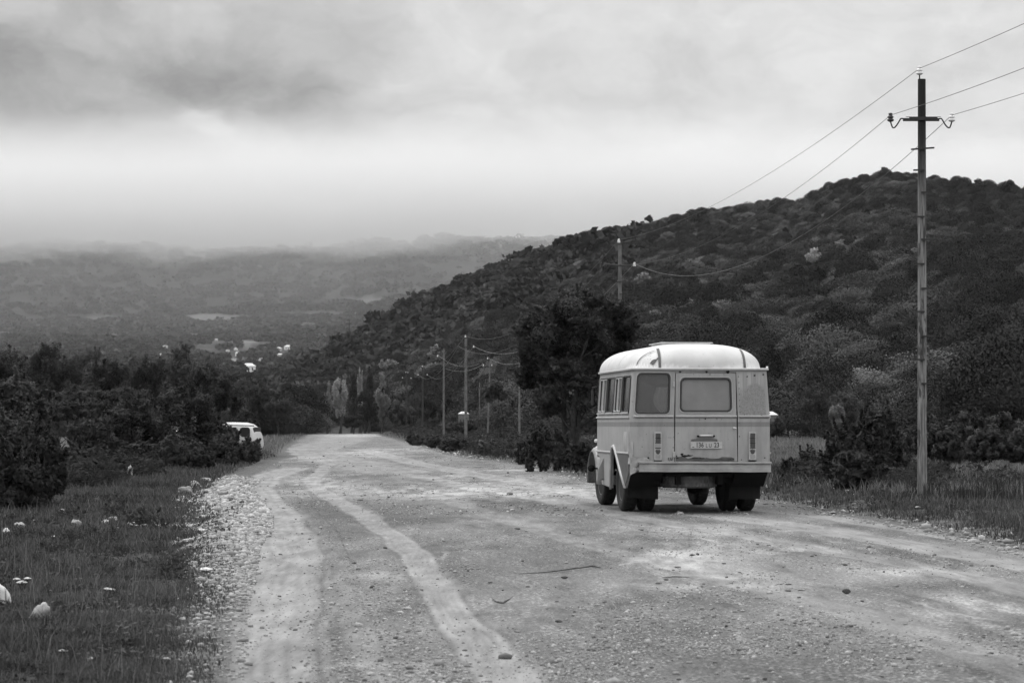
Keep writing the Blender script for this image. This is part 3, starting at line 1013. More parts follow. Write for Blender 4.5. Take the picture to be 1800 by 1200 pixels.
        V = crown_np(700, sc_, sc_, sc_ * .85, .26 * max(1, best / 420), nl=18, seed=90 + q, lump=.4, fill=.4, shape='dome')
        tree('hill_tree', p, lab, [(V, (0, 0, 0))], MAT[mt])
    return protos, mids, far

H_ = [(437, 652, 1400, 24, 'large white house with a pale hipped roof, nearest in the valley', 'wall_white', 'roof_sheet'),
      (420, 625, 1900, 13, 'white house with a bright roof above the large one', 'wall_white', 'roof_sheet'),
      (411, 635, 1800, 8, 'small white house left of and below the bright roofed one', 'wall_white', 'roof_dull'),
      (400, 617, 2000, 6, 'tiny white house at the left of the village', 'wall_white', 'roof_dull'),
      (414, 617, 2000, 6, 'tiny white house second from the left of the village', 'wall_white', 'roof_sheet'),
      (452, 624, 1900, 10, 'white house in the middle of the village', 'wall_white', 'roof_sheet'),
      (459, 634, 1800, 8, 'low pale house at the edge of the dark trees', 'wall_white', 'roof_dull'),
      (490, 618, 2000, 10, 'pale barn left of the long white roof', 'wall_grey', 'roof_sheet'),
      (506, 615, 2000, 13, 'long white roofed building below the lower ridge', 'wall_white', 'roof_sheet'),
      (492, 627, 1850, 9, 'grey house under the pale barn', 'wall_grey', 'roof_sheet'),
      (551, 604, 1035, 12, 'white house alone on the shoulder of the wooded hill', 'wall_white', 'roof_sheet'),
      (290, 613, 2000, 9, 'white house seen between the tops of the left trees', 'wall_white', 'roof_dull'),
      (284, 626, 1900, 7, 'small pale house low between the left trees', 'wall_white', 'roof_sheet'),
      (180, 615, 2100, 5, 'tiny white house over the tallest left trees', 'wall_white', 'roof_sheet'),
      (380, 600, 2100, 6, 'tiny pale house high at the left of the village', 'wall_grey', 'roof_sheet')]
def valley_forest(far):
    g = np.random.default_rng(21)
    n = 44000
    px = g.uniform(-260, 1120, n)
    D = np.sqrt(g.uniform((640 / 4300.) ** 2, 1, n)) * 4300
    x = (px - 900) / F * D; y = D
    z = height(x, y)
    f = fbm(x * .0045 + 8, y * .0026 + 2, 4)
    f2 = fbm(x * .02, y * .012, 3)
    keep = (f + f2 * .35 > np.interp(D, [700, 1500, 2600, 4300], [.46, .52, .58, .9])) | (g.random(n) < .16)
    keep &= ~((np.abs(px - 455) < 75) & (D > 1150) & (D < 2300) & (g.random(n) < .35))
    x, y, z, D, px = x[keep], y[keep], z[keep], D[keep], px[keep]
    n = len(x)
    s = np.exp(g.normal(size=n) * .28) * np.interp(D, [650, 1400, 3000, 4300], [.55, .62, .95, 1.4])
    sc = np.stack([s, s, s * .9], -1)
    k = g.integers(0, 3, n)
    fz = HOR - (z - CAMZ) / D * F; ok_ = np.ones(n, bool)
    for fx, fy, fw, fh in FIELDS: ok_ &= (((px - fx) / fw) ** 2 + ((fz - fy) / fh) ** 2 > .95)
    x, y, z, D, px, s, sc, k, fz = x[ok_], y[ok_], z[ok_], D[ok_], px[ok_], s[ok_], sc[ok_], k[ok_], fz[ok_]; n = len(x)
    for hx, hy, _, hw_ in [h[:4] for h in H_]:
        ok2 = ~((np.abs(px - hx) < hw_ * .75 + 3) & (fz > hy - 3) & (fz < hy + 13))
        x, y, z, D, px, s, sc, k, fz = [q[ok2[:len(q)]] for q in (x, y, z, D, px, s, sc, k, fz)]
    n = len(x)
    src = []
    for q in range(3):
        j = int(np.argmin(np.abs(D - (1500 + 300 * q)) + np.abs(px - (250 + 90 * q)) * 5))
        r = empty('valley_tree', (x[j], y[j], z[j] + 2 * s[j])); r.scale = sc[j]
        tag(r, ['round tree standing in the far valley', 'broad low tree in the far valley', 'small upright tree in the far valley'][q], 'tree', 'trees scattered over the far valley')
        src.append(link('crown', far[q], MAT['leaf_far'], r))
    scatter_gn('valley_woods', np.stack([x, y, z + s * 1.5], -1), sc, g.uniform(0, 6.28, n), k, src)

PROTOS, MIDS, FAR = hill_forest()
valley_forest(FAR)

# ------------------------------------------------------------------ trees one can tell apart
def placed(px, Y, dz=0.0):
    x = (px - 900) / F * Y
    return Vector((x, Y, zg(x, Y) + dz))
def tree_px(name, px, Y, top, wpx, mat, label, n, leaf, seed, shape='dome', bottom=None, group=None, fill=.45, nl=26, lump=.36, trunk=True, aspect=1.8, flat=1.0, cat='tree'):
    """a tree whose crown reaches row top and is wpx wide, standing at depth Y"""
    p = placed(px, Y)
    ztop = CAMZ + (HOR - top) / F * Y
    h = ztop - p.z
    w = wpx / F * Y / 2
    zb = (CAMZ + (HOR - bottom) / F * Y - p.z) if bottom else .12 * h
    zb = max(zb, .05)
    if cat == 'bush': zb = -.22 * h
    rz = (h - zb) / 2
    sp = dict(sprays=int(90 if cat == 'bush' else 80), slen=.36 if cat == 'bush' else .11) if cat != 'poplar' else dict(sprays=40, slen=.15)
    rz *= .93 if cat == 'bush' else 1.01
    V = crown_np(n, w * .90, w * .90 * flat, rz, leaf, nl=nl, seed=seed, shape=shape, fill=fill, lump=lump, aspect=aspect, **sp)
    tr = trunk_mb(h * .78, max(.03, h * .022), seed, limbs=7, spread=w * .7) if trunk else None
    return tree(name, p, label, [(V, (0, 0, zb + rz))], MAT[mat], tr, group, cat)

# left row at the end of the verge
LEFT = [(20, 185, 612, 120, 'leaf_dark', 'dark tree at the left edge of the row behind the bushes'),
        (92, 180, 590, 92, 'leaf_dark', 'tallest dark tree in the row at the left, with a rounded top'),
        (152, 190, 600, 74, 'leaf_mid', 'feathery dark grey tree second in the left row'),
        (186, 176, 622, 60, 'leaf_dark', 'short black tree between two taller ones in the left row'),
        (224, 185, 622, 60, 'leaf_mid', 'low grey tree just left of the dark pointed one'),
        (263, 170, 594, 56, 'leaf_dark', 'dark pointed tree in the middle of the left row'),
        (322, 175, 592, 76, 'leaf_mid', 'feathery grey round topped tree at the right of the left row'),
        (362, 168, 632, 70, 'leaf_dark', 'low dark tree right of the feathery grey one'),
        (400, 160, 652, 60, 'leaf_dark', 'dark tree with a sloping top above the parked white van'),
        (130, 140, 672, 110, 'leaf_dark', 'low dark tree in front of the feathery one in the left row'),
        (215, 138, 676, 110, 'leaf_dark', 'low dark tree in front of the middle of the left row'),
        (60, 130, 680, 110, 'leaf_dark', 'low dark tree in front of the tallest one in the left row'),
        (104, 120, 700, 90, 'leaf_mid', 'grey low tree filling the gap behind the left bushes'),
        (-30, 150, 600, 90, 'leaf_dark', 'dark tree cut by the left edge of the picture')]
for q, (px, Y, top, w, mt, lab) in enumerate(LEFT):
    tree_px('tree', px, Y, top, w * 1.4, mt, lab, 13000, .088, 200 + q, fill=.15 if mt == 'leaf_mid' else .4, nl=40, aspect=2.4, lump=.30, bottom=745,
            shape='round')
# bushes in front of that row
BUSH = [(330, 98, 640, 190, 'leaf_dark', 'big dark leafy bush hiding the front of the white van'),
        (235, 92, 668, 140, 'leaf_dark', 'dark broad bush left of the one that hides the van'),
        (430, 118, 700, 70, 'leaf_dark', 'dark bush standing behind the white van'),
        (160, 80, 700, 120, 'leaf_mid', 'grey scrubby bush in the middle of the left thicket'),
        (40, 58, 636, 190, 'leaf_light', 'tall loose bush with grey leaves at the left edge'),
        (-20, 50, 700, 190, 'leaf_dark', 'dark bush cut off by the left edge'),
        (75, 43, 722, 115, 'leaf_dark', 'black dense bush over the pile of white rocks'),
        (20, 41.5, 755, 130, 'leaf_dark', 'low black bush at the left edge above the rocks'),
        (300, 80, 752, 110, 'leaf_mid', 'low leafy shrub below the big dark bush'),
        (250, 74, 765, 90, 'leaf_dark', 'low dark shrub beside the white flowering plant'),
        (402, 88, 749, 84, 'leaf_mid', 'leafy shrub covering the left half of the white van'),
        (395, 84, 768, 60, 'leaf_mid', 'small shrub under the end of the white van'),
        (436, 92, 760, 62, 'leaf_mid', 'low shrub in front of the wheel of the white van'),
        (350, 76, 775, 70, 'leaf_mid', 'low tangled shrub between the path of stones and the bush')]
for q, (px, Y, top, w, mt, lab) in enumerate(BUSH):
    n = int(min(70000, 22000 * (w / 100.) ** 1.3 * (80 / Y) ** .6))
    tree_px('bush', px, Y, top, w, mt, lab, n, .0005 * Y + .020, 300 + q, fill=.35, nl=44, lump=.28, cat='bush', bottom=None, flat=.8, aspect=1.9)
# dark trees on the far side of the yard, between the van and the end of the road
MIDT = [(822, 245, 735, 46, 'leaf_mid', 'low tree hiding the walls of the small pale hut'),
        (796, 240, 738, 36, 'leaf_mid', 'low bushy tree left of the small pale hut'),
        (1366, 190, 731, 46, 'leaf_mid', 'low bushy tree hiding the walls of the shed beside the bus'),
        (455, 300, 668, 70, 'leaf_dark', 'dark tree just right above the white van roof'),
        (490, 290, 690, 70, 'leaf_mid', 'rounded grey tree right of the van at the end of the verge'),
        (430, 340, 655, 60, 'leaf_mid', 'grey tree below the large white valley house'),
        (525, 340, 700, 56, 'leaf_mid', 'round bush like tree left of the poplars'),
        (555, 385, 715, 50, 'leaf_dark', 'small dark tree at the left end of the road end'),
        (500, 330, 735, 40, 'leaf_mid', 'low rounded bush where the verge meets the yard'),
        (642, 385, 680, 60, 'leaf_dark', 'dark leafy round tree between the poplars'),
        (622, 362, 722, 50, 'leaf_dark', 'very dark low tree in front of the big poplar'),
        (700, 385, 698, 50, 'leaf_mid', 'grey scrub tree right of the poplars'),
        (720, 395, 712, 50, 'leaf_mid', 'grey scrub at the edge of the road end'),
        (752, 370, 682, 60, 'leaf_dark', 'black tree behind the leftmost thin pole'),
        (790, 360, 690, 50, 'leaf_dark', 'black tree left of the long pole with rungs'),
        (830, 345, 700, 46, 'leaf_dark', 'dark tree between the two groups of thin poles'),
        (893, 330, 690, 56, 'leaf_dark', 'dark tree left of the round grey one by the thin pole'),
        (905, 300, 728, 40, 'leaf_mid', 'round grey bush at the foot of the thin pole'),
        (935, 285, 722, 46, 'leaf_mid', 'round leafy bush at the far side of the small field'),
        (1005, 290, 690, 90, 'leaf_dark', 'dark tree behind the trunk of the big tree'),
        (1350, 262, 700, 70, 'leaf_dark', 'dark tree behind the right rear corner of the bus'),
        (1385, 240, 694, 60, 'leaf_mid', 'rounded tree just right of the bus at window height'),
        (1430, 225, 668, 90, 'leaf_mid', 'broad rounded tree at the far edge of the meadow'),
        (1490, 200, 690, 80, 'leaf_mid', 'grey bushy tree left behind the tall dark shrub'),
        (1470, 190, 705, 40, 'leaf_pale', 'pale narrow shrub at the far edge of the meadow')]
for q, (px, Y, top, w, mt, lab) in enumerate(MIDT):
    tree_px('tree', px, Y, top, w, mt, lab, 9000, .115 * Y / 300 + .01, 400 + q, fill=.4, nl=26, aspect=1.9)
# poplars and the dark pair
POP = [(598, 372, 648, 37, 'leaf_poplar', 'tall pale poplar, the leftmost big one of the group', None),
       (576, 378, 666, 22, 'leaf_pale', 'thin grey poplar leaning against the big pale one', None),
       (619, 402, 639, 21, 'leaf_dark', 'dark narrow tree left of the slender pale poplar', None),
       (633, 398, 639, 13, 'leaf_poplar', 'slender pale poplar between the two dark narrow trees', None),
       (649, 402, 639, 20, 'leaf_dark', 'dark narrow tree right of the slender pale poplar', None),
       (672, 396, 636, 48, 'leaf_pale', 'wide conical grey poplar right of the dark pair', None)]
for q, (px, Y, top, w, mt, lab, _) in enumerate(POP):
    tree_px('poplar', px, Y, top, w, mt, lab, 7000 if w > 12 else 2500, .13, 450 + q, shape='round' if q != 5 else 'cone', fill=.5, nl=26, lump=.30, aspect=2, cat='poplar')

# the big tree between the bus and the poles
def big_tree():
    Y = 84
    p = placed(1002, Y)
    k = Y / F
    tr = trunk_mb(4.6, .17, 77, limbs=9, spread=2.0, forks=3, twigs=5)
    parts = []
    # (px, py, half width px, half height px, share)
    for q, (cx, cy_, a, b_, n) in enumerate([(1010, 590, 98, 88, 15000), (950, 605, 52, 62, 6500), (1075, 590, 56, 62, 6500), (1000, 660, 74, 46, 7000),
                                             (920, 580, 30, 34, 2400), (1050, 655, 55, 50, 4500), (1015, 535, 62, 32, 4000), (965, 700, 46, 40, 3600), (935, 655, 42, 40, 3000), (1050, 705, 62, 46, 4200), (1100, 640, 34, 46, 2400), (985, 600, 80, 75, 7000), (1085, 560, 50, 45, 4000)]):
        V = crown_np(int(n * 3.2), a * k * .95, a * k * .85, b_ * k * .95, .052, nl=46 if n > 5000 else 20, seed=500 + q, lump=.30 if n > 5000 else .40, fill=.3, aspect=2.0, sprays=70, slen=.34)
        off = ((cx - 1002) * k, (q % 3 - 1) * .25, CAMZ + (HOR - cy_) * k - p.z)
        parts.append((V, off))
    tree('tree', p, 'big dark spreading tree beside the road left of the bus', parts, MAT['leaf_tree'], tr)
MAT['leaf_tree'] = leaf_mat('big_tree_foliage', .016, .12, scale=.8, rnd=0.0, fine=.5)
big_tree()
RB = [(985, 77, 745, 50, 'leaf_light', 'grey leafy bush at the foot of the big tree'),
      (950, 76, 735, 70, 'leaf_light', 'tall grassy bush left of the big tree trunk'),
      (1025, 72, 765, 60, 'leaf_light', 'low bush between the big tree and the bus'),
      (920, 90, 770, 40, 'leaf_light', 'small bush at the foot of the thin concrete pole'),
      (800, 130, 766, 70, 'leaf_light', 'low bush on the right verge under the long pole'),
      (735, 170, 757, 50, 'leaf_light', 'low bush on the right verge near the road end'),
      (760, 150, 764, 40, 'leaf_light', 'small bush beside the one near the road end'),
      (855, 110, 772, 40, 'leaf_light', 'small weedy bush on the verge below the thin poles')]
for q, (px, Y, top, w, mt, lab) in enumerate(RB):
    tree_px('bush', px, Y, top, w, mt, lab, 11000, .0007 * Y + .022, 540 + q, fill=.3, nl=30, lump=.3, cat='bush', flat=.8, aspect=2)
# right of the bus: tall dark shrub, its skirts, and the long hedge
RS = [(1520, 51, 690, 110, 'leaf_dark', 'tall ragged dark shrub between the bus and the tall pole', 11000),
      (1500, 49, 775, 120, 'leaf_dark', 'low spreading skirt of dark shrub over the white stones', 9000),
      (1470, 52, 745, 60, 'leaf_mid', 'grey thin leafed shrub leaning towards the bus', 3500),
      (1420, 56, 772, 70, 'leaf_mid', 'low grey bush in the meadow edge right of the bus', 4200),
      (1382, 58, 800, 40, 'leaf_mid', 'small bush next to the rear bumper of the bus', 2600),
      (1560, 54, 700, 60, 'leaf_dark', 'dark upright shrub just left of the tall pole', 4200),
      (1572, 58, 745, 60, 'leaf_mid', 'dark grey bush behind the foot of the tall pole', 4200),
      (1695, 44.5, 856, 44, 'leaf_dark', 'small dark shrub in the grass right of the tall pole', 1800),
      (1760, 45, 860, 60, 'leaf_mid', 'low grey weed clump near the right edge', 1800)]
for q, (px, Y, top, w, mt, lab, n) in enumerate(RS):
    tree_px('bush', px, Y, top, w, mt, lab, int(n * 2.6), .048, 570 + q, fill=.25, nl=44, lump=.26, cat='bush', flat=.8, aspect=2.2)
HG = [(1640, 80, 722, 80, 'leaf hedge'), (1700, 82, 716, 90, ''), (1765, 84, 720, 90, ''), (1830, 84, 728, 90, ''), (1605, 92, 742, 60, ''), (1735, 74, 742, 70, ''), (1670, 72, 748, 60, ''), (1800, 74, 745, 60, '')]
def hedge():
    Y0 = 78; p = placed(1720, Y0); parts = []
    for q, (px, Y, top, w, _) in enumerate(HG):
        zt = CAMZ + (HOR - top) / F * Y; pp = placed(px, Y)
        rz = (zt - pp.z) / 2; wr = w / F * Y / 2 * 1.15
        parts.append((crown_np(20000, wr, wr * .9, rz, .06, nl=44, seed=600 + q, lump=.27, fill=.3, aspect=2, sprays=60, slen=.25), (pp.x - p.x, pp.y - p.y, pp.z + rz - p.z)))
    tree('hedge', p, 'long dark bramble hedge behind the meadow at the right', parts, MAT['leaf_tree'], None, None, 'hedge', crown_name='foliage')
hedge()

# ------------------------------------------------------------------ grass and weeds
def blades(name, x, y, hgt, wid, mat, seed, lean=.9, kind='stuff'):
    g = np.random.default_rng(seed)
    n = len(x); z = height(x, y)
    a = g.uniform(0, 2 * PI, n)
    ln = g.uniform(.1, 1, n) * lean * hgt
    b = np.stack([x, y, z - .01], -1)
    side = np.stack([np.cos(a + PI / 2), np.sin(a + PI / 2), np.zeros(n)], -1) * (wid / 2)[:, None]
    fw = np.stack([np.cos(a), np.sin(a), np.zeros(n)], -1)
    m = b + fw * (ln * .35)[:, None]; m[:, 2] += hgt * .6
    t = b + fw * ln[:, None]; t[:, 2] += hgt
    V = np.stack([b - side, b + side, m + side * .8, m - side * .8, t], 1).reshape(-1, 3)
    o = np.arange(n)[:, None] * 5
    Fc = np.concatenate([o + np.array([[0, 1, 2]]), o + np.array([[0, 2, 3]]), o + np.array([[3, 2, 4]])], 1).reshape(-1, 3)
    me = np_mesh(name, V, Fc, 3)
    a_ = me.attributes.new('tone', 'FLOAT', 'POINT'); a_.data.foreach_set('value', np.repeat(g.beta(1.1, 1.9, n), 5).astype(np.float32))
    ob = link(name, me, mat); ob['kind'] = kind
    return ob
def verge_points(n, D0, D1, pxlo, pxhi, g, side, offmin, offpow=1.0):
    D = np.exp(g.uniform(math.log(D0), math.log(D1), n))
    px = g.uniform(pxlo, pxhi, n)
    x = (px - 900) / F * D
    off = -road_mask(x, D)
    ok = off > offmin + g.random(n) ** 2 * .8
    if side == 'l': ok &= x < left_edge_x(D) + .5
    else: ok &= x > right_edge_x(D) - .5
    x, D, off = x[ok], D[ok], off[ok]
    return x, D, off
def grass():
    g = np.random.default_rng(71)
    xs, ys, hs, ws = [], [], [], []
    def addp(n, D0, D1, lo, hi, side, offmin, h, w, hp=1.0, mask=None):
        x, y, off = verge_points(n, D0, D1, lo, hi, g, side, offmin)
        cl = fbm(x * 1.4, y * 1.4, 3)
        keep = g.random(len(x)) < np.clip((cl - .32) * 4.2, .12, 1)
        if mask is not None: keep &= mask(x, y, off)
        x, y, off, cl = x[keep], y[keep], off[keep], cl[keep]
        hh = h * g.uniform(.35, 1.25, len(x)) * (.6 + .9 * cl) * np.clip(.45 + off * .45, .45, 1.15)
        xs.append(x); ys.append(y); hs.append(hh); ws.append(w * g.uniform(.6, 1.4, len(x)) * (y / 20) ** .75)
    addp(120000, 13, 30, -150, 470, 'l', .05, .075, .008)
    addp(110000, 28, 62, -150, 480, 'l', .75, .10, .010)
    addp(60000, 55, 130, -150, 560, 'l', .8, .16, .010)
    addp(100000, 28, 60, 1040, 1980, 'r', .25, .11, .010)
    addp(60000, 58, 140, 700, 1980, 'r', .3, .18, .010)
    o = blades('grass', *map(np.concatenate, (xs, ys, hs, ws)), MAT['grass'], 5)
    xs, ys, hs, ws = [], [], [], []
    addp(60000, 140, 420, 640, 1980, 'r', .3, .32, .010)
    addp(16000, 120, 420, 300, 700, 'l', .3, .3, .010)
    def md(x, y, off): return (fbm(x * .35 + 9, y * .2, 3) > .40) & (off > 2.2)
    addp(110000, 44, 150, 1345, 1980, 'r', 2.0, .22, .009, mask=md)
    addp(2600, 13, 42, -150, 470, 'l', .1, .24, .0045)
    addp(1200, 28, 50, 1350, 1980, 'r', .3, .26, .005)
    blades('dry_grass', *map(np.concatenate, (xs, ys, hs, ws)), MAT['dry_grass'], 6)
    # tall weeds in front of the thickets
    xs, ys, hs, ws = [], [], [], []
    def mw(x, y, off): return (off > 3.2) & (fbm(x * .5 + 2, y * .25, 3) > .46)
    addp(20000, 58, 110, -100, 500, 'l', 2.5, .5, .009, mask=mw)
    addp(14000, 70, 240, 690, 1060, 'r', .9, .45, .008, mask=lambda x, y, off: off > .9)
    addp(14000, 44, 64, 1355, 1640, 'r', 2.4, .34, .008, mask=lambda x, y, off: off > 2.0)
    addp(9000, 42, 60, 1600, 1980, 'r', 2.0, .34, .010, mask=lambda x, y, off: (off > 1.8) & (fbm(x * .7, y * .4, 2) > .55))
    blades('tall_weeds', *map(np.concatenate, (xs, ys, hs, ws)), MAT['weed'], 7, lean=.7)
    # broad-leaved low ground cover mixed through the grass
    g2 = np.random.default_rng(72)
    P = []
    for (n, D0, D1, lo, hi, side, om) in ((26000, 13, 40, -150, 470, 'l', .3), (16000, 38, 80, -150, 520, 'l', .9), (16000, 30, 62, 1340, 1980, 'r', .5)):
        x, y, off = verge_points(n, D0, D1, lo, hi, g2, side, om)
        k = g2.random(len(x)) < np.clip((fbm(x * 2.2 + 7, y * 2.2, 2) - .42) * 5, 0, 1)
        x, y = x[k], y[k]
        P.append(np.stack([x, y, height(x, y) + g2.uniform(.01, .07, len(x))], -1))
    P = np.vstack(P); n = len(P)
    nrm = g2.normal(size=(n, 3)) * .5 + np.array([0, 0, 1]); nrm /= np.linalg.norm(nrm, axis=1)[:, None]
    t = np.cross(nrm, g2.normal(size=(n, 3))); t /= np.linalg.norm(t, axis=1)[:, None]; b = np.cross(nrm, t)
    sz = (.022 * g2.uniform(.5, 1.5, n) * (P[:, 1] / 20) ** .7)[:, None]
    V = np.stack([P - t * sz, P - b * sz * .5, P + t * sz, P + b * sz * .5], 1).reshape(-1, 3)
    me = np_mesh('ground_cover', V, np.arange(4 * n).reshape(n, 4), 4)
    a_ = me.attributes.new('tone', 'FLOAT', 'POINT'); a_.data.foreach_set('value', np.repeat(g2.beta(1.1, 1.6, n), 4).astype(np.float32))
    o = link('ground_cover', me, MAT['grass']); o['kind'] = 'stuff'
grass()
def undergrowth():
    """low leafy scrub that fills the edges of the thickets"""
    g = np.random.default_rng(73)
    base = [crown_np(340, 1, 1, 1, .085, nl=12, seed=800 + k, lump=.42, fill=.4, shape='dome', aspect=2.0, sprays=14, slen=.5) for k in range(5)]
    Vs, Fs, Ns, Ts, o = [], [], [], [], 0
    for (n, D0, D1, lo, hi, side, om, h0, thr) in ((900, 56, 118, -120, 500, 'l', 3.0, .42, .40), (700, 62, 240, 690, 1070, 'r', 1.0, .34, .40), (420, 43, 62, 1400, 1660, 'r', 2.6, .24, .42), (120, 44, 62, 1350, 1420, 'r', 2.6, .16, .45),
                                                  (300, 45, 62, 1600, 1990, 'r', 3.4, .16, .5), (500, 90, 235, 1500, 1990, 'r', 12, .5, .5), (260, 28, 56, -120, 470, 'l', 1.6, .10, .5), (420, 13, 34, -150, 440, 'l', .5, .06, .45), (300, 30, 60, 1340, 1990, 'r', .8, .09, .4), (500, 240, 400, 250, 1000, 'r', 2, .6, .3)):
        x, y, off = verge_points(n * 3, D0, D1, lo, hi, g, side, om)
        k = fbm(x * .35 + 4, y * .2 + 9, 3) > thr
        x, y = x[k][:n], y[k][:n]; z = height(x, y)
        for xi, yi, zi in zip(x, y, z):
            V, Fc, N = base[g.integers(0, 5)]
            h = h0 * math.exp(g.normal() * .4); a = g.uniform(0, 2 * PI); c, s = math.cos(a), math.sin(a)
            w_ = h * g.uniform(.9, 1.8)
            R_ = np.array([[c * w_, s * w_, 0], [-s * w_, c * w_, 0], [0, 0, h]])
            Vs.append(V @ R_ + np.array([xi, yi, zi + h * .25])); N2 = N @ np.array([[c, s, 0], [-s, c, 0], [0, 0, 1]])
            Fs.append(Fc + o); Ns.append(N2); Ts.append(np.clip(np.repeat(g.random(len(Fc)), 4) * .6 + g.random() * .5 - .1, 0, 1)); o += len(V)
    me = leafy('undergrowth', np.vstack(Vs), np.vstack(Fs), np.vstack(Ns))
    a_ = me.attributes.new('tone', 'FLOAT', 'POINT'); a_.data.foreach_set('value', np.concatenate(Ts).astype(np.float32))
    ob = link('undergrowth', me, MAT['weed']); ob['kind'] = 'stuff'
undergrowth()
# ================================================================== BUS
def paint_mat(name, base, stripe=None, dirt=.85, rough=.45, low=None, rust=True):
    m, t = new_mat(name); b = NB(t)
    co = b.coord('Object')
    sep = b.n('ShaderNodeSeparateXYZ'); b.l(co, sep.inputs[0])
    z = sep.outputs[2]
    n1 = b.noise(1.6, 5, .6, co); n2 = b.noise(9, 6, .7, co)
    st = b.noise(2.6, 5, .65, b.coord('Object', (3.2, 3.2, .5)), .3)
    c = b.rng(n1, .3, .7, base * .90, base * 1.07)
    if stripe is not None:
        up = b.math('GREATER_THAN', z, stripe[0]); dn = b.math('LESS_THAN', z, stripe[1])
        c = b.mix(b.math('MULTIPLY', up, dn), c, stripe[2])
    # run marks and grime that thickens towards the sill
    c = b.math('MULTIPLY', c, b.rng(st, .35, .75, 1.0, 1 - .22 * dirt))
    g = b.math('MULTIPLY', b.rng(z, .65, 1.25, 1, 0), b.rng(n2, .35, .65, .1, 1))
    c = b.mix(b.math('MULTIPLY', g, .45 * dirt), c, base * .45)
    if rust:
        r = b.math('MULTIPLY', b.rng(b.noise(16, 4, .6, co), .62, .67, 0, 1), b.rng(n1, .45, .6, 0, 1))
        c = b.mix(b.math('MULTIPLY', r, .7), c, .12)
    s = b.bsdf(c, rough, .35, bump=n2, bstr=.04, bdist=.01)
    b.out(s.outputs[0])
    return m
MAT['paint'] = paint_mat('bus_paint', .34, (1.455, 1.535, .215))
MAT['paint_door'] = paint_mat('bus_door_paint', .335, (1.455, 1.535, .21))
MAT['roof_paint'] = paint_mat('bus_roof_paint', .56, None, .25, .5)
MAT['paint_grey'] = simple('repainted_grey', .085, .5, .3, var=.12, scale=5)
MAT['paint_trim'] = simple('pale_trim', .40, .45, .4, var=.12, scale=12)
MAT['paint_dark'] = simple('dark_seal', .045, .6, .3)
MAT['seam'] = simple('seam_filler', .11, .8, .2, var=.3)
MAT['rust'] = simple('rust_hole', .02, .9, .1)
MAT['rubber'] = simple('tyre_rubber', .022, .85, .25, var=.25, scale=12, bump=.2)
MAT['rim'] = simple('wheel_steel', .10, .7, .4, var=.3)
MAT['black'] = simple('underbody', .012, .9, .15)
MAT['mud'] = simple('mudflap_rubber', .02, .85, .2, var=.4, scale=4)
MAT['lens'] = simple('lamp_lens', .055, .3, .5, var=.15)
MAT['lens_pale'] = simple('pale_lamp_lens', .26, .3, .5, var=.1)
MAT['plate'] = simple('plate_enamel', .42, .5, .3, var=.06)
MAT['ink'] = simple('plate_ink', .07, .7, .2)
MAT['chrome'] = simple('worn_chrome', .55, .3, .6, metal=.5, var=.15)
MAT['cloth'] = simple('pale_cloth', .85, .9, .1, var=.12, scale=6)
MAT['seat'] = simple('seat_cover', .12, .8, .2, var=.3)
def glass_mat(name, dust_sheen, refl=.25, opa=.45):
    m, t = new_mat(name); b = NB(t)
    co = b.coord('Object')
    n = b.noise(2.2, 4, .6, co, .4)
    sep = b.n('ShaderNodeSeparateXYZ'); b.l(co, sep.inputs[0])
    d = b.n('ShaderNodeBsdfDiffuse'); b.l(b.rng(n, .2, .8, dust_sheen * .92, dust_sheen * 1.08), d.inputs[0])
    tr = b.n('ShaderNodeBsdfTransparent'); tr.inputs[0].default_value = (.8, .8, .8, 1)
    gl = b.n('ShaderNodeBsdfGlossy'); gl.inputs['Roughness'].default_value = .12; gl.inputs[0].default_value = (.8, .8, .8, 1)
    m1 = b.n('ShaderNodeMixShader'); b.l(b.rng(n, .2, .8, opa - .05, opa + .05), m1.inputs[0])
    b.l(tr.outputs[0], m1.inputs[1]); b.l(d.outputs[0], m1.inputs[2])
    fr = b.n('ShaderNodeFresnel'); fr.inputs[0].default_value = 1.5
    f2 = b.math('ADD', b.math('MULTIPLY', fr.outputs[0], .9), refl * .15)
    m2 = b.n('ShaderNodeMixShader'); b.l(f2, m2.inputs[0])
    b.l(m1.outputs[0], m2.inputs[1]); b.l(gl.outputs[0], m2.inputs[2])
    b.out(m2.outputs[0])
    return m
MAT['glass'] = glass_mat('dusty_window_glass', .20, .2, .26)
MAT['glass_side'] = glass_mat('side_window_glass', .36, .5, .7)  # pale film: dust, plus the sky's reflection put into its colour

WB, WT, ZB, ZT = 1.205, 1.150, 1.60, 2.41     # half widths at the belt and at the gutter
LENB = 3.5                      # full-width part of the body; ahead of it the cab draws in
LEN = 4.3
def hw(z):
    return WB if z <= ZB else WB + (WT - WB) * (z - ZB) / (ZT - ZB)
def front_taper(y):
    t = min(1, max(0, (y - LENB) / (LEN - LENB)))
    return 1 - .15 * t
RC = .07                                            # radius of the rear corners

def rear_map(vs, y0=0.0):
    """sheet (a, b, t) -> rear face, a across, b up, t outwards"""
    return [(a * hw(b) / WB, y0 - t, b) for a, b, t in vs]
def side_map(vs, s):
    return [(s * (hw(b) + t) * front_taper(a), a, b) for a, b, t in vs]

def frame_loop(mb, pts, r, mp, closed=True, n=6):
    P = mp([(a, b, c) for a, b, c in pts])
    mb.tube(P, r, n, closed=closed)

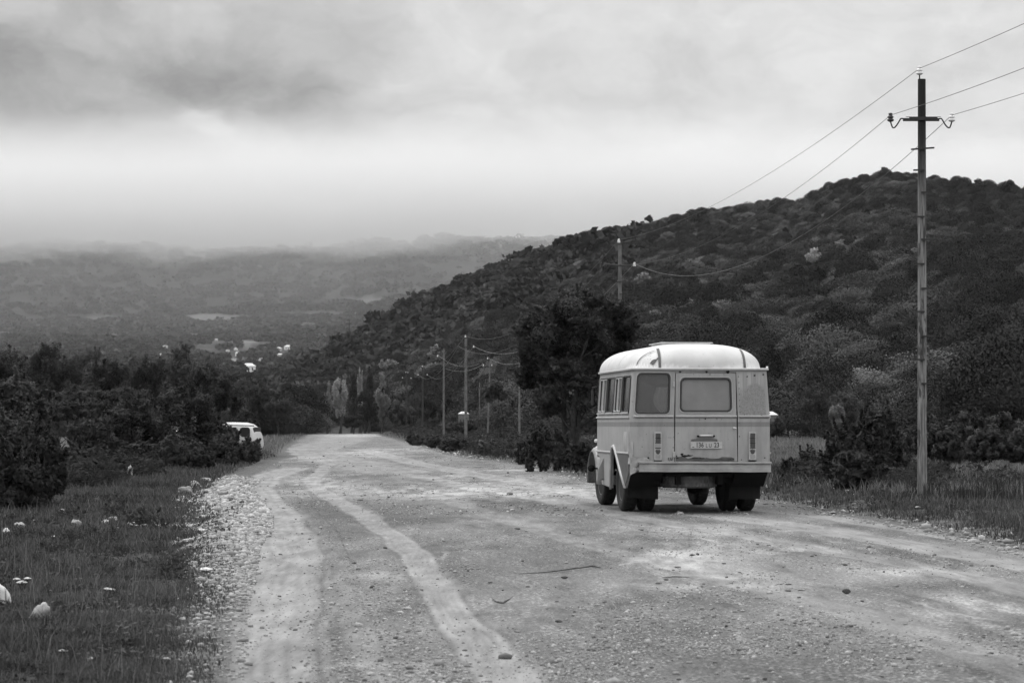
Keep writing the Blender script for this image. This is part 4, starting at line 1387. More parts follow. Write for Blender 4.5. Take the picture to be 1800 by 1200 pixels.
def text_mesh(s, size, ext):
    cu = bpy.data.curves.new('lettering', 'FONT')
    cu.body = s; cu.size = size; cu.extrude = ext; cu.align_x = 'CENTER'; cu.align_y = 'CENTER'; cu.offset = .0025 if len(s) != 2 or s != 'LU' else .0012; cu.space_character = 1.45 if s == 'LU' else 1.0
    o = bpy.data.objects.new('lettering', cu); C.objects.link(o)
    me = bpy.data.meshes.new_from_object(o.evaluated_get(bpy.context.evaluated_depsgraph_get()))
    vs = [tuple(v.co) for v in me.vertices]; fs = [tuple(p.vertices) for p in me.polygons]
    bpy.data.objects.remove(o); bpy.data.meshes.remove(me)
    return vs, fs

ARCH = [(1.90, .36), (1.88, .80), (1.84, .98), (1.75, 1.08), (1.59, 1.10), (1.44, 1.04), (1.24, .91), (.88, .67), (.44, .42)]

def wheel(parent, x, y, r, w, dual=False, steer=0.0):
    root = empty('wheel'); root.parent = parent
    root.location = (x, y, r); root.rotation_euler = (0, 0, steer)
    Rm = Matrix.Rotation(PI / 2, 4, 'Y')
    xs = [(-.16, w), (.16, w)] if dual else [(0, w)]
    t = MB(); rm = MB()
    for cx, ww in xs:
        h = ww / 2
        prof = [(r * .58, -h * .75), (r * .72, -h * .98), (r * .88, -h), (r * .965, -h * .86), (r, -h * .62), (r, h * .62), (r * .965, h * .86), (r * .88, h), (r * .72, h * .98), (r * .58, h * .75)]
        t.lathe(prof, 40, Matrix.Translation((cx, 0, 0)) @ Rm)
        # tread blocks
        for k in range(36):
            a = 2 * PI * k / 36
            for q, sx in ((0, -1), (.5, 1)):
                a2 = a + q * 2 * PI / 36
                M = Matrix.Translation((cx, 0, 0)) @ Matrix.Rotation(a2, 4, 'X')
                vs = [M @ Vector((sx * h * u, v * r * .055, r + e)) for e in (-.01, .009) for u in (.08, .62) for v in (-1, 1)]
                t.add(vs, [(0, 1, 3, 2), (4, 6, 7, 5), (0, 4, 5, 1), (2, 3, 7, 6), (0, 2, 6, 4), (1, 5, 7, 3)])
        out = 1 if x > 0 else -1
        rp = [(.02, .02), (r * .18, .03), (r * .2, -.02), (r * .42, -.05), (r * .5, h * .5), (r * .58, h * .78), (r * .60, h * .78), (r * .60, -h * .7), (.02, -h * .7)]
        Ms = Matrix.Translation((cx, 0, 0)) @ (Rm if out > 0 else Matrix.Rotation(-PI / 2, 4, 'Y'))
        rm.lathe(rp, 28, Ms)
    t.build('tyre', MAT['rubber'], root, smooth=False)
    rm.build('rim', MAT['rim'], root, smooth=False)
    return root

def bus():
    root = empty('bus', (3.175, 40.74, 0), (0, 0, math.radians(7.0)))
    tag(root, 'old pale bonneted bus with dented rear driving away on the gravel road', 'bus')
    # ---- shell
    sh = MB()
    DX0, DX1, DZ0, DZ1 = -.452, .642, .862, 2.372          # rear door opening
    lower = [(-1.135, .72), (-1.06, .70), (1.10, .69), (1.135, .69), (1.135, ZB), (DX1, ZB), (DX1, DZ0), (DX0, DZ0), (DX0, ZB), (-1.135, ZB)]
    vs, fs = plate(lower, [], .03); sh.add(rear_map(vs, .015), fs)
    upper = [(-1.135, ZB), (DX0, ZB), (DX0, DZ1), (DX1, DZ1), (DX1, ZB), (1.135, ZB), (1.135, ZT), (-1.135, ZT)]
    LW = rrect(-1.115, -.545, 1.685, 2.345, .07); RW = rrect(.685, 1.10, 1.665, 2.345, .07)
    vs, fs = plate(upper, [LW], .03); sh.add(rear_map(vs, .015), fs)
    # rounded vertical corners
    for s in (-1, 1):
        zs = [.70 if s > 0 else .83, 1.0, 1.2, 1.45, ZB, 2.0, ZT]
        vs = []
        for z in zs:
            w = hw(z); x0 = 1.135 * w / WB
            for k in range(7):
                a = PI / 2 * k / 6
                dx = (w - x0) * math.sin(a); dy = RC * (1 - math.cos(a))
                px_, py_ = s * (x0 + dx), dy
                if s < 0 and z < 1.05:                       # crumpled lower left corner
                    py_ += .05 * math.sin(k + z * 9); px_ += .03 * math.cos(k * 2 + z * 7)
                vs.append((px_, py_, z))
        n = 7
        fs = [(i * n + k, i * n + k + 1, (i + 1) * n + k + 1, (i + 1) * n + k) for i in range(len(zs) - 1) for k in range(n - 1)]
        sh.add(vs, fs)
    # sides
    win = [(.11, .86), (.92, 1.67), (1.73, 2.49), (2.55, 3.36)]
    for s in (-1, 1):
        low = [(RC, ZB), (LENB, ZB), (LENB, .95), (3.12, .90), (2.94, .42), (1.90, .38)] + ARCH[1:] + [(RC, .68)]
        # subdivide long edges so that the taper shows
        vs, fs = plate(low, [], .03); sh.add(side_map([(a, b, t - .015) for a, b, t in vs], s), fs)
        vs, fs = plate([(LENB, .90), (LEN, .90), (LEN, ZB), (LENB, ZB)], [], .03); sh.add(side_map([(a, b, t - .015) for a, b, t in vs], s), fs)
        vs, fs = plate([(LENB, ZB), (LEN, ZB), (LEN, ZT), (LENB, ZT)], [rrect(3.62, 4.18, 1.70, 2.30, .05)], .03); sh.add(side_map([(a, b, t - .015) for a, b, t in vs], s), fs)
        up = [(RC, ZB), (LENB, ZB), (LENB, ZT), (RC, ZT)]
        vs, fs = plate(up, [rrect(a, b, 1.69, 2.32, .05) for a, b in win], .03)
        sh.add(side_map([(a, b, t - .015) for a, b, t in vs], s), fs)
    # bulkhead behind the bonnet
    wf = WB * front_taper(LEN) - .02
    vs, fs = plate([(-wf, .5), (wf, .5), (wf, ZB), (wf * .95, ZT), (-wf * .95, ZT), (-wf, ZB)], [rrect(-.88, -.05, 1.5, 2.25, .08), rrect(.05, .88, 1.5, 2.25, .08)], .03)
    sh.add([(a, LEN + t, b) for a, b, t in vs], fs)
    body = sh.build('body', MAT['paint'], root)
    # windscreen
    g = MB()
    for x0, x1 in ((-.88, -.05), (.05, .88)):
        vs, fs = plate(rrect(x0 - .01, x1 + .01, 1.49, 2.26, .08), [], .006); g.add([(a, LEN + t, b) for a, b, t in vs], fs)
    g.build('windscreen', MAT['glass_side'], root)
    # ---- roof
    H = .44
    def rz(x, y, H=H):
        w = WT + .015
        u = min(1, abs(x) / w)
        v = max(0, (.75 - y) / .75, (y - (LEN - .6)) / .75)
        q = 1 - u ** 2.9 - v ** 2.6
        return H * max(0, q) ** (1 / 2.15)
    def redge(y):                                          # half width of the roof outline
        v = max(0, (.75 - y) / .75, (y - (LEN - .6)) / .75)
        return (WT + .015) * max(0, 1 - v ** 9) ** .11
    nx, ny = 56, 70
    ys = [ -.0 + (LEN + .15) * (0.5 - .5 * math.cos(PI * j / ny)) for j in range(ny + 1)]
    vs = []
    for j, y in enumerate(ys):
        e = redge(min(max(y, .004), LEN + .14))
        for i in range(nx + 1):
            a = -1 + 2 * i / nx
            x = e * math.sin(a * PI / 2)
            z = ZT + .02 + rz(x, y)
            # dent in the left rear of the roof
            d = math.exp(-((x + .80) / .15) ** 2 - ((y - .18) / .16) ** 2)
            z -= .035 * d
            vs.append((x * front_taper(y), y, z))
    fs = [(j * (nx + 1) + i, j * (nx + 1) + i + 1, (j + 1) * (nx + 1) + i + 1, (j + 1) * (nx + 1) + i) for j in range(ny) for i in range(nx)]
    roof = MB().add(vs, fs).build('roof', MAT['roof_paint'], root, smooth=True)
    # gutter round the roof
    gt = MB()
    loop = []
    for k in range(9): a = PI / 2 * k / 8; loop.append((-(WT - .07 + .095 * math.sin(a)) if False else -(WT + .02 - .08 + .08 * math.sin(a)), .06 - .075 * math.cos(a), ZT + .012))
    left = loop + [(-(WT + .02) * front_taper(y), y, ZT + .012 - .0 * y) for y in (.6, 1.5, 2.5, LENB, 3.9, LEN + .05)]
    right = [(-x, y, z) for x, y, z in left][::-1]
    gt.tube(right + left, .021, 6)
    gt.build('gutter', MAT['paint_trim'], root)
    # seams over the roof
    sm = MB()
    def strip(path, w, across=True):
        vs = []
        for (x, y) in path:
            for q in (-1, 1):
                xx, yy = (x + q * w, y) if across else (x, y + q * w)
                vs.append((xx * front_taper(yy), yy - .003, ZT + .024 + rz(xx, yy)))
        n = len(path)
        sm.add(vs, [(2 * i, 2 * i + 1, 2 * i + 3, 2 * i + 2) for i in range(n - 1)])
    strip([(-.690 + .02 * t, .004 + .34 * t ** 1.8) for t in [k / 24 for k in range(25)]], .022)
    strip([(.80 - .03 * t, .004 + .40 * t ** 1.8) for t in [k / 24 for k in range(25)]], .024)
    for y0, k1, w_ in ((.30, 17, .007), (1.42, 60, .007), (2.6, 60, .006)):
        strip([(-(WT + .005) * math.cos(PI * k / 60), y0) for k in range(k1 + 1)], w_, False)
    sm.build('roof_seam', MAT['seam'], root)
    # raised roof vent
    v = MB().box(-.42, .42, 1.2, 2.3, 2.855, 2.905)
    v.box(-.46, .46, 1.16, 2.34, 2.900, 2.915)
    v.build('roof_vent', MAT['roof_paint'], root, bevel=.012)
    # paint chips on the dent
    ch = MB()
    for (cx, cy_, r) in ((-.83, .10, .035), (-.78, .14, .05), (-.72, .13, .028), (-.86, .05, .018), (-1.0, .16, .03), (-1.02, .12, .018), (-.80, .3, .012)):
        n = 9; pts = []
        for k in range(n):
            a = 2 * PI * k / n; rr = r * random.uniform(.5, 1.2)
            x, y = cx + rr * math.cos(a) * 1.2, max(.01, cy_ + rr * math.sin(a) * .6)
            d = math.exp(-((x + .80) / .15) ** 2 - ((y - .18) / .16) ** 2)
            pts.append((x * front_taper(y), y - .004, ZT + .027 + rz(x, y) - .035 * d))
        ch.add(pts, [tuple(range(n))])
    ch.build('paint_chip', MAT['paint_grey'], roof)
    # ---- glass and seals of the rear left window
    def window(parent, poly, mp, glass, seal_r=.014, t=-.006, name='window', sealmat='paint_dark'):
        vs, fs = plate(poly, [], .005)
        o = MB().add(mp([(a, b, c + t - .012) for a, b, c in vs]), fs).build(name, glass, parent)
        fr = MB(); frame_loop(fr, [(a, b, .004) for a, b in poly], seal_r, mp)
        fr.build('window_seal', MAT[sealmat], o)
        return o
    w = window(root, LW, lambda v: rear_map(v, 0), MAT['glass'], .017)
    tr = MB(); frame_loop(tr, [(a, b, .006) for a, b in rrect(-1.137, -.523, 1.660, 2.368, .085)], .008, lambda v: rear_map(v, 0)); tr.build('window_trim', MAT['paint_trim'], w)
    # blanked rear right window: a riveted sheet
    vs, fs = plate(rrect(.665, 1.128, 1.625, 2.365, .06), [], .006)
    pn = MB().add(rear_map([(a, b, c + .004) for a, b, c in vs], 0), fs).build('blanking_panel', MAT['panel'], root)
    rv = MB()
    for k in range(7):
        for (a, b) in ((.682, 1.70 + k * .1),):
            rv.lathe([(.001, 0), (.009, 0), (.006, .006)], 8, Matrix.Translation(rear_map([(a, b, .007)], 0)[0]) @ Matrix.Rotation(PI / 2, 4, 'X'))
    for k in range(5):
        rv.lathe([(.001, 0), (.009, 0), (.006, .006)], 8, Matrix.Translation(rear_map([(.73 + k * .09, 1.64, .007)], 0)[0]) @ Matrix.Rotation(PI / 2, 4, 'X'))
    rv.build('rivets', MAT['paint_dark'], pn)
    # ---- side windows
    for s in (-1, 1):
        for i, (a, b) in enumerate(win + [(3.61, 4.19)]):
            o = window(root, rrect(a + .012, b - .012, 1.70, 2.31, .045), lambda v, s=s: side_map(v, s), MAT['glass_side'], .016, t=-.004)
            if i in (1, 3):                                 # sliding sash, half open
                fr = MB()
                frame_loop(fr, [(p, q, .008) for p, q in rrect(a + .03, a + .36, 1.72, 2.29, .03)], .012, lambda v, s=s: side_map(v, s))
                frame_loop(fr, [(p, q, .006) for p, q in rrect(a + .43, b - .03, 1.72, 2.29, .03)], .012, lambda v, s=s: side_map(v, s))
                fr.build('sash', MAT['paint_trim'], o)
            sl = MB(); frame_loop(sl, [(a + .02, 1.685, .022), (b - .02, 1.685, .022)], .013, lambda v, s=s: side_map(v, s), False); sl.build('window_sill', MAT['paint_trim'], o)
    # ---- belt moulding and drip rails
    bm = MB()
    for s in (-1, 1):
        bm.tube(side_map([(y, 1.615, .012) for y in (RC, 1, 2, 3, LENB, 4.0, LEN)], s), .016, 6)
        bm.tube(side_map([(y, 1.01, .010) for y in (RC, .5, .9, 1.40)], s), .016, 6)
        bm.tube(side_map([(y, 1.01, .010) for y in (1.93, 2.5, 3.0, LENB, LEN)], s), .016, 6)
    for x0, x1 in ((-1.15, -.47), (-.43, .62), (.66, 1.2)):
        bm.tube(rear_map([(x0, 1.630, .014), (x1, 1.630, .014)]), .017, 6)
    bm.build('moulding', MAT['paint_trim'], root)
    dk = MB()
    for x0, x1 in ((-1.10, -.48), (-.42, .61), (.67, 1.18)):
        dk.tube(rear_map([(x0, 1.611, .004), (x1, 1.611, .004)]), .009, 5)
    dk.build('rail_painted_shade', MAT['paint_dark'], root)  # dark strip put in as the shade below the rail
    # ---- rear door
    D = MB()
    vs, fs = plate(rrect(DX0 + .012, DX1 - .012, DZ0 + .012, DZ1 - .012, .012), [rrect(-.35, .535, 1.715, 2.27, .075), rrect(-.16, .29, 1.19, 1.245, .02)], .03)
    D.add(rear_map([(a, b, c) for a, b, c in vs], .012), fs)
    # recess behind the number plate lamp
    D.box(-.18, .31, .03, .05, 1.17, 1.27)
    door = D.build('rear_door', MAT['paint_door'], root)
    w = window(door, rrect(-.345, .53, 1.72, 2.265, .075), lambda v: rear_map(v, 0), MAT['glass_door'], .016)
    tr = MB(); frame_loop(tr, [(a, b, .006) for a, b in rrect(-.372, .557, 1.690, 2.292, .09)], .008, lambda v: rear_map(v, 0)); tr.build('window_trim', MAT['paint_trim'], w)
    hd = MB(); hd.tube([(.575, -.005, 1.435), (.575, -.04, 1.435)], .010, 8); hd.tube([(.548, -.042, 1.437), (.605, -.042, 1.43)], .011, 8)
    hd.lathe([(.001, 0), (.02, 0), (.018, .006)], 12, Matrix.Translation((.575, -.003, 1.435)) @ Matrix.Rotation(PI / 2, 4, 'X'))
    hd.build('door_handle', MAT['chrome'], door)
    for z in (2.17, .99):
        h = MB().box(-.475, -.438, -.018, .002, z - .045, z + .045); h.tube([(-.45, -.02, z - .05), (-.45, -.02, z + .05)], .009, 8)
        h.build('hinge', MAT['paint_trim'], door, bevel=.003)
    # pressed outline below the plate
    pr = MB(); frame_loop(pr, [(a, b, .002) for a, b in rrect(-.16, .275, .96, 1.10, .04)], .005, lambda v: rear_map(v, 0)); pr.build('pressing', MAT['paint_door'], door)
    # torn and rusted bottom edge of the door
    ru = MB()
    def blot(cx, cz, rx, rz_, n=14, seed=1, t=.0055):
        g = random.Random(seed); pts = []
        for k in range(n):
            a = 2 * PI * k / n; f = g.uniform(.45, 1.1)
            pts.append((cx + rx * f * math.cos(a), -t, cz + rz_ * f * math.sin(a)))
        ru.add(pts, [tuple(range(n))])
    for q, bl in enumerate([(-.26, .965, .085, .022), (-.32, .985, .03, .035), (-.19, .970, .06, .018), (-.40, .93, .035, .012), (-.41, .965, .015, .02), (-.10, .925, .10, .009), (.02, .925, .06, .012), (.30, .905, .13, .006),
                            (.50, .905, .06, .008), (.45, .887, .14, .006), (.56, .915, .02, .008), (-.05, .90, .1, .006)]):
        blot(*bl, seed=q)
    ru.build('rust_hole', MAT['rust'], door)
    rl = MB()
    g = random.Random(4)
    top = [(-.43 + .053 * k, .93 + g.uniform(-.014, .02) + (.03 if k < 4 else 0)) for k in range(20)]
    pts = [(x, -.0042, z) for x, z in top] + [(x, -.0042, .878) for x, _ in top[::-1]]
    rl.add(pts, [tuple(range(len(pts)))]); rl.build('worn_edge', MAT['paint_grey'], door)
    # ---- chips and runs on the old paint
    g = random.Random(21); cp = MB()
    spots = [(.08, 1.585, .014), (-.02, 1.575, .007), (.36, 1.578, .006), (-.93, 1.33, .006), (-1.0, 1.12, .007), (-.88, 1.02, .006), (.665, 1.29, .010), (.66, 1.52, .006), (-.12, 2.335, .007), (.16, 2.335, .011), (.40, 2.34, .006),
             (-.62, 1.48, .006), (.75, 1.66, .009), (1.05, 1.65, .010), (.93, 2.32, .016), (.80, 2.30, .014), (1.08, 2.335, .018), (-.9, .93, .02), (-1.02, .90, .03), (-.50, .90, .012), (.70, .90, .01), (1.1, .93, .012), (-.35, 2.375, .02), (.1, 2.378, .02), (.47, 2.377, .03)]
    for cx, cz, r in spots:
        n = 9
        cp.add([(cx + r * g.uniform(.5, 1.2) * math.cos(2 * PI * k / n) * 1.2, -.012, cz + r * g.uniform(.5, 1.1) * math.sin(2 * PI * k / n)) for k in range(n)], [tuple(range(n))])
    cp.build('paint_chip', MAT['rust'], root)
    # ---- number plate, its lamp
    pl = MB(); vs, fs = plate(rrect(-.175, .365, 1.090, 1.202, .006), [(lambda c: [(c[0] + .008 * math.cos(a * PI / 4), c[1] + .008 * math.sin(a * PI / 4)) for a in range(8)])(c) for c in ((-.155, 1.155), (.345, 1.155))], .004)
    pl.add([(a, -.026 - c, b) for a, b, c in vs], fs)
    plate_o = pl.build('number_plate', MAT['plate'], root)
    tx = MB()
    for s, cx, sz in (('136', -.020, .100), ('LU', .133, .080), ('23', .270, .100)):
        vs, fs = text_mesh(s, sz * 1.12, .0012)
        tx.add([(a * .82 + cx, -.0295 - c, b + (1.1445 if sz > .08 else 1.136)) for a, b, c in vs], fs)
    tx.box(-.150, -.115, -.031, -.029, 1.110, 1.120)
    tx.build('lettering', MAT['ink'], plate_o)
    lp = MB(); lp.tube([(-.03, -.062, 1.305), (.20, -.062, 1.305)], .020, 12); lp.build('plate_lamp', MAT['chrome'], root, smooth=True)
    lb = MB()
    for x in (-.05, .22): lb.box(x - .014, x + .014, -.07, 0, 1.285, 1.312)
    lb.box(-.045, .215, -.045, -.002, 1.283, 1.293)
    lb.build('lamp_bracket', MAT['rust'], root, bevel=.004)  # near-black colour stands in for the recess shade under the lamp
    # ---- tail lamps
    for cx in (-.735, .885):
        L = MB(); vs, fs = plate(rrect(cx - .062, cx + .062, .895, 1.372, .02), [], .03)
        L.add([(a, -.02 - c, b) for a, b, c in vs], fs)
        lo = L.build('tail_lamp', MAT['paint_trim'], root, bevel=.006)
        for k, (z0, z1, mt) in enumerate(((1.275, 1.345, 'lens'), (1.19, 1.262, 'lens'), (1.105, 1.177, 'lens' if cx > 0 else 'lens_pale'))):
            vs, fs = plate(rrect(cx - .040, cx + .044, z0, z1, .010), [], .016)
            MB().add([(a, -.042 - c, b) for a, b, c in vs], fs).build('lens', MAT[mt], lo, bevel=.004)
        gp = MB()
        for z in (1.268, 1.183, 1.096): gp.box(cx - .048, cx + .05, -.0385, -.034, z - .006, z + .004)
        gp.build('lens_gap', MAT['rust'], lo)
        em = MB(); o8 = []
        for k in range(24):
            a = PI + PI * k / 23; o8.append((cx + .036 * math.cos(a), 1.04 + .045 * math.sin(a)))
        crown = [(cx + .055, 1.06), (cx + .035, 1.055), (cx + .028, 1.08), (cx + .01, 1.06), (cx, 1.085), (cx - .01, 1.06), (cx - .028, 1.08), (cx - .035, 1.055), (cx - .055, 1.06)]
        vs, fs = plate(o8 + crown, [], .008); em.add([(a, -.039 - c, b) for a, b, c in vs], fs); em.build('reflector', MAT['lens'], lo)
        sq = MB(); vs, fs = plate(rrect(cx - .038, cx + .042, .925, .985, .006), [], .010); sq.add([(a, -.039 - c, b) for a, b, c in vs], fs); sq.build('reflector', MAT['paint'], lo)
        ft = MB().box(cx - .065, cx + .065, -.05, .0, .876, .892); ft.build('lamp_foot', MAT['rust'], lo)
    # vent stub left of the door
    vt = MB()
    for k in range(3): vt.box(-.56 + k * .032, -.545 + k * .032, -.008, 0, .895, .94)
    vt.build('vent', MAT['paint_grey'], root)
    # ---- bumper
    bp = MB()
    def rail(z0, z1, y0, y1, x0, x1, crumple=0.0):
        n = 30; vs = []
        for k in range(n + 1):
            x = x0 + (x1 - x0) * k / n
            e = max(0, (k - (n - 2)) / 2) * .06 + max(0, (1.5 - k) / 2) * .05
            wv = crumple * .014 * math.sin(x * 9) * math.exp(-max(0, x + 1.0) * 2.2)
            dz = -.0018 * math.sin(k * .7) * crumple + .012 * (k / n)
            vs += [(x, y0 + e + wv, z0 - dz + .006), (x, y0 + e + wv, z1 - dz + .006), (x, y1, z1 - dz + .006), (x, y1, z0 - dz + .006)]
        fs = []
        for k in range(n):
            for j in range(4):
                fs.append((4 * k + j, 4 * k + (j + 1) % 4, 4 * k + 4 + (j + 1) % 4, 4 * k + 4 + j))
        fs += [(0, 3, 2, 1), (4 * n, 4 * n + 1, 4 * n + 2, 4 * n + 3)]
        bp.add(vs, fs)
    rail(.835, .868, -.150, .0, -1.075, 1.200, 1)
    rail(.728, .832, -.125, .0, -1.060, 1.195, 1.4)
    rail(.695, .726, -.138, .0, -1.065, 1.195, 1)
    bpo = bp.build('bumper', MAT['bumper'], root, bevel=.006)
    # crumpled sheet at the left rear corner
    cs = MB(); g = random.Random(9); nx_, nz_ = 9, 8; vs = []
    for j in range(nz_):
        for i in range(nx_):
            x = -1.205 + .032 * i * (1 + .5 * (j > 3)); z = .64 + .045 * j + (.02 * i if j < 3 else 0)
            vs.append((x, -.035 + g.uniform(-.022, .022) + (.04 if i == 0 else 0), z + g.uniform(-.012, .012) - (.03 * max(0, i - 5) if j > 5 else 0)))
    cs.add(vs, [(j * nx_ + i, j * nx_ + i + 1, (j + 1) * nx_ + i + 1, (j + 1) * nx_ + i) for j in range(nz_ - 1) for i in range(nx_ - 1)])
    cs.build('crumpled_corner', MAT['paint'], root, smooth=True)
    # ---- rear side panel below the moulding, repainted grey, and arch flare
    for s in (-1, 1):
        sp = MB(); vs, fs = plate([(.075, .992), (1.36, .992), (1.22, .88), (.87, .65), (.46, .435), (.075, .67)], [], .008)
        sp.add(side_map([(a, b, c + .008) for a, b, c in vs], s), fs); sp.build('side_panel', MAT['paint_grey'], root)
        fl = MB()
        P = ARCH
        vs = []
        for (a, b) in P:
            ca, cb = 1.35, .40
            d = Vector((a - ca, b - cb)).normalized()
            for (u, t_) in ((.055, .004), (.040, .034), (.0, .040), (-.012, .0)):
                vs.append((a + d.x * u, b + d.y * u, t_))
        vs = side_map(vs, s)
        fl.add(vs, [(4 * i + j, 4 * i + j + 1, 4 * i + 5 + j, 4 * i + 4 + j) for i in range(len(P) - 1) for j in range(3)])
        o = fl.build('wheel_arch', MAT['paint_trim'], root, smooth=True)
        o.modifiers.new('solid', 'SOLIDIFY').thickness = .006
        # dent in the panel above the arch
        if s < 0:
            dn = MB(); n = 10; vs = []
            for j in range(n + 1):
                for i in range(n + 1):
                    a = .08 + .62 * i / n; b = 1.03 + .34 * j / n
                    u, v_ = i / n * 2 - 1, j / n * 2 - 1
                    t_ = .004 - .0 + .035 * (1 - u * u) * (1 - v_ * v_) * math.sin(3.0 * u + 1.0)
                    vs.append((a, b, max(.003, t_)))
            dn.add(side_map(vs, s), [(j * (n + 1) + i, j * (n + 1) + i + 1, (j + 1) * (n + 1) + i + 1, (j + 1) * (n + 1) + i) for j in range(n) for i in range(n)])
            dn.build('dented_panel', MAT['paint'], root, smooth=True)
            # lower front panel in two tones, open filler flap
            lp = MB(); vs, fs = plate([(1.95, .40), (2.92, .43), (3.05, .80), (1.95, .80)], [], .006)
            lp.add(side_map([(a, b, c + .006) for a, b, c in vs], s), fs); lp.build('side_panel', MAT['paint_low'], root)
            ff = MB(); q = side_map([(2.72, .52, .006), (2.72, .90, .006)], s)
            ff.add([q[0], q[1], (q[1][0] - .10, q[1][1] - .03, .70), (q[0][0] - .13, q[0][1] - .05, .50)], [(0, 1, 2, 3)])
            o = ff.build('filler_flap', MAT['paint_low'], root); o.modifiers.new('solid', 'SOLIDIFY').thickness = .012
            fc = MB(); fc.lathe([(.001, 0), (.05, 0), (.05, .05), (.02, .06)], 14, Matrix.Translation((q[0][0], 2.78, .55)) @ Matrix.Rotation(-PI / 2, 4, 'Y')); fc.build('filler_cap', MAT['black'], root)
    # ---- underbody
    ub = MB()
    ub.box(-1.12, 1.12, 1.95, 3.0, .60, .66); ub.box(-.57, .57, .10, 1.95, .62, .68); ub.box(-1.15, 1.15, .10, .44, .66, .70); ub.box(-.6, .6, 3.0, 5.2, .60, .66)
    for s in (-1, 1):
        ub.box(s * .36 - .04, s * .36 + .04, .1, LEN + .9, .48, .62)               # chassis rails
        vs = [(s * 1.17, .10, .68), (s * 1.17, .43, .44), (s * .62, .43, .44), (s * .62, .10, .68), (s * 1.17, .43, .70), (s * .62, .43, .70)]
        ub.add(vs, [(0, 1, 2, 3), (1, 4, 5, 2), (0, 4, 1), (3, 2, 5), (0, 3, 5, 4)])
        ub.box(s * .58 - .01, s * .58 + .01, .46, 1.88, .5, 1.14)                  # inner arch
    ub.box(-1.12, 1.12, .46, 1.90, 1.13, 1.15); ub.box(-1.12, 1.12, 1.93, 1.95, .40, 1.13)
    ub.tube([(-1.0, 1.27, .47), (1.0, 1.27, .47)], .06, 10)                         # rear axle
    ub.lathe([(.01, -.16), (.12, -.12), (.17, 0), (.12, .12), (.01, .16)], 16, Matrix.Translation((.15, 1.27, .45)) @ Matrix.Rotation(PI / 2, 4, 'Y'))
    ub.tube([(-.9, 4.55, .45), (.9, 4.55, .45)], .045, 8)
    ub.tube([(-.70, .25, .52), (-.62, 1.1, .5), (-.5, 3, .5)], .035, 8)             # exhaust
    ub.box(.2, .75, .4, .9, .50, .60); ub.box(-.55, -.35, .5, .55, .42, .66)
    ub.build('chassis', MAT['black'], root)
    sp = MB()
    vs = []; r, h = .47, .115
    prof = [(r * .55, -h * .6), (r * .7, -h), (r * .9, -h), (r, -h * .7), (r, h * .7), (r * .9, h), (r * .7, h), (r * .55, h * .6)]
    sp.lathe(prof, 48, Matrix.Translation((-.09, .60, .535)))
    for k in range(48):
        a = 2 * PI * k / 48
        for z0, z1, of in ((-.09, -.035, 0), (-.027, .027, .5), (.035, .09, 0)):
            a0 = a + of * 2 * PI / 48; w2 = 2 * PI / 48 * .38
            vs = [(-.09 + rr * math.cos(a0 + q * w2), .60 + rr * math.sin(a0 + q * w2), .535 + zz) for rr in (r - .01, r + .011) for zz in (z0, z1) for q in (-1, 1)]
            sp.add(vs, [(0, 1, 3, 2), (4, 6, 7, 5), (0, 4, 5, 1), (2, 3, 7, 6), (0, 2, 6, 4), (1, 5, 7, 3)])
    sp.build('spare_tyre', MAT['rubber_grey'], root)
    for s in (-1, 1):
        mf = MB(); nn = 8; vs = []
        for j in range(nn + 1):
            for i in range(5):
                vs.append((s * (.62 + .53 * i / 4), .56 + .03 * math.sin(i * 1.2 + s) * j / nn + .05 * j / nn, .64 - .42 * j / nn + (.03 * i / 4 if j == nn and s < 0 else 0)))
        mf.add(vs, [(j * 5 + i, j * 5 + i + 1, (j + 1) * 5 + i + 1, (j + 1) * 5 + i) for j in range(nn) for i in range(4)])
        o = mf.build('mudflap', MAT['mud'], root); o.modifiers.new('solid', 'SOLIDIFY').thickness = .012
    # ---- wheels
    wheel(root, -.88, 1.27, .455, .25, True); wheel(root, .88, 1.27, .455, .25, True)
    wheel(root, -.87, 4.57, .455, .25, False, .05); wheel(root, .87, 4.57, .455, .25, False, .05)
    # ---- bonnet, wings, lamps and mirrors
    bn = MB()
    secs = [(LEN, .95, 1.02, 1.42), (LEN + .25, .80, 1.0, 1.38), (LEN + .6, .66, .95, 1.30), (LEN + .8, .60, .9, 1.18)]
    vs = []
    for (y, w_, zl, zt) in secs:
        for k in range(13):
            a = PI * k / 12
            vs.append((-w_ * math.copysign(abs(math.cos(a)) ** .6, math.cos(a)), y, zl - .35 + (zt - zl + .35) * math.sin(a) ** .5))
    bn.add(vs, [(i * 13 + k, i * 13 + k + 1, (i + 1) * 13 + k + 1, (i + 1) * 13 + k) for i in range(3) for k in range(12)])
    bn.add(vs[-13:], [tuple(range(13))])
    bn.build('bonnet', MAT['paint'], root, smooth=True)
    for s in (-1, 1):
        wg = MB(); n = 16; vs = []
        for k in range(n + 1):
            a = math.radians(-8 + 196 * k / n)
            cy_, cz = 4.60, .47
            for q, (u, x) in enumerate(((.60, .60), (.62, .90), (.585, 1.08), (.52, 1.13))):
                vs.append((s * x, cy_ - u * math.cos(a) * 1.05, cz + u * math.sin(a)))
        wg.add(vs, [(4 * k + j, 4 * k + j + 1, 4 * k + 5 + j, 4 * k + 4 + j) for k in range(n) for j in range(3)])
        o = wg.build('wing', MAT['paint'], root, smooth=True); o.modifiers.new('solid', 'SOLIDIFY').thickness = .01
        hl = MB(); hl.lathe([(.01, -.16), (.09, -.12), (.115, 0), (.11, .02), (.01, .03)], 20, Matrix.Translation((s * .90, 5.18, .98)) @ Matrix.Rotation(-PI / 2, 4, 'X'))
        hl.build('headlamp', MAT['chrome'], root, smooth=True)
        mr = MB(); vs, fs = plate(rrect(-.022, .022, -.14, .14, .02), [], .03)
        mx = s * 1.20
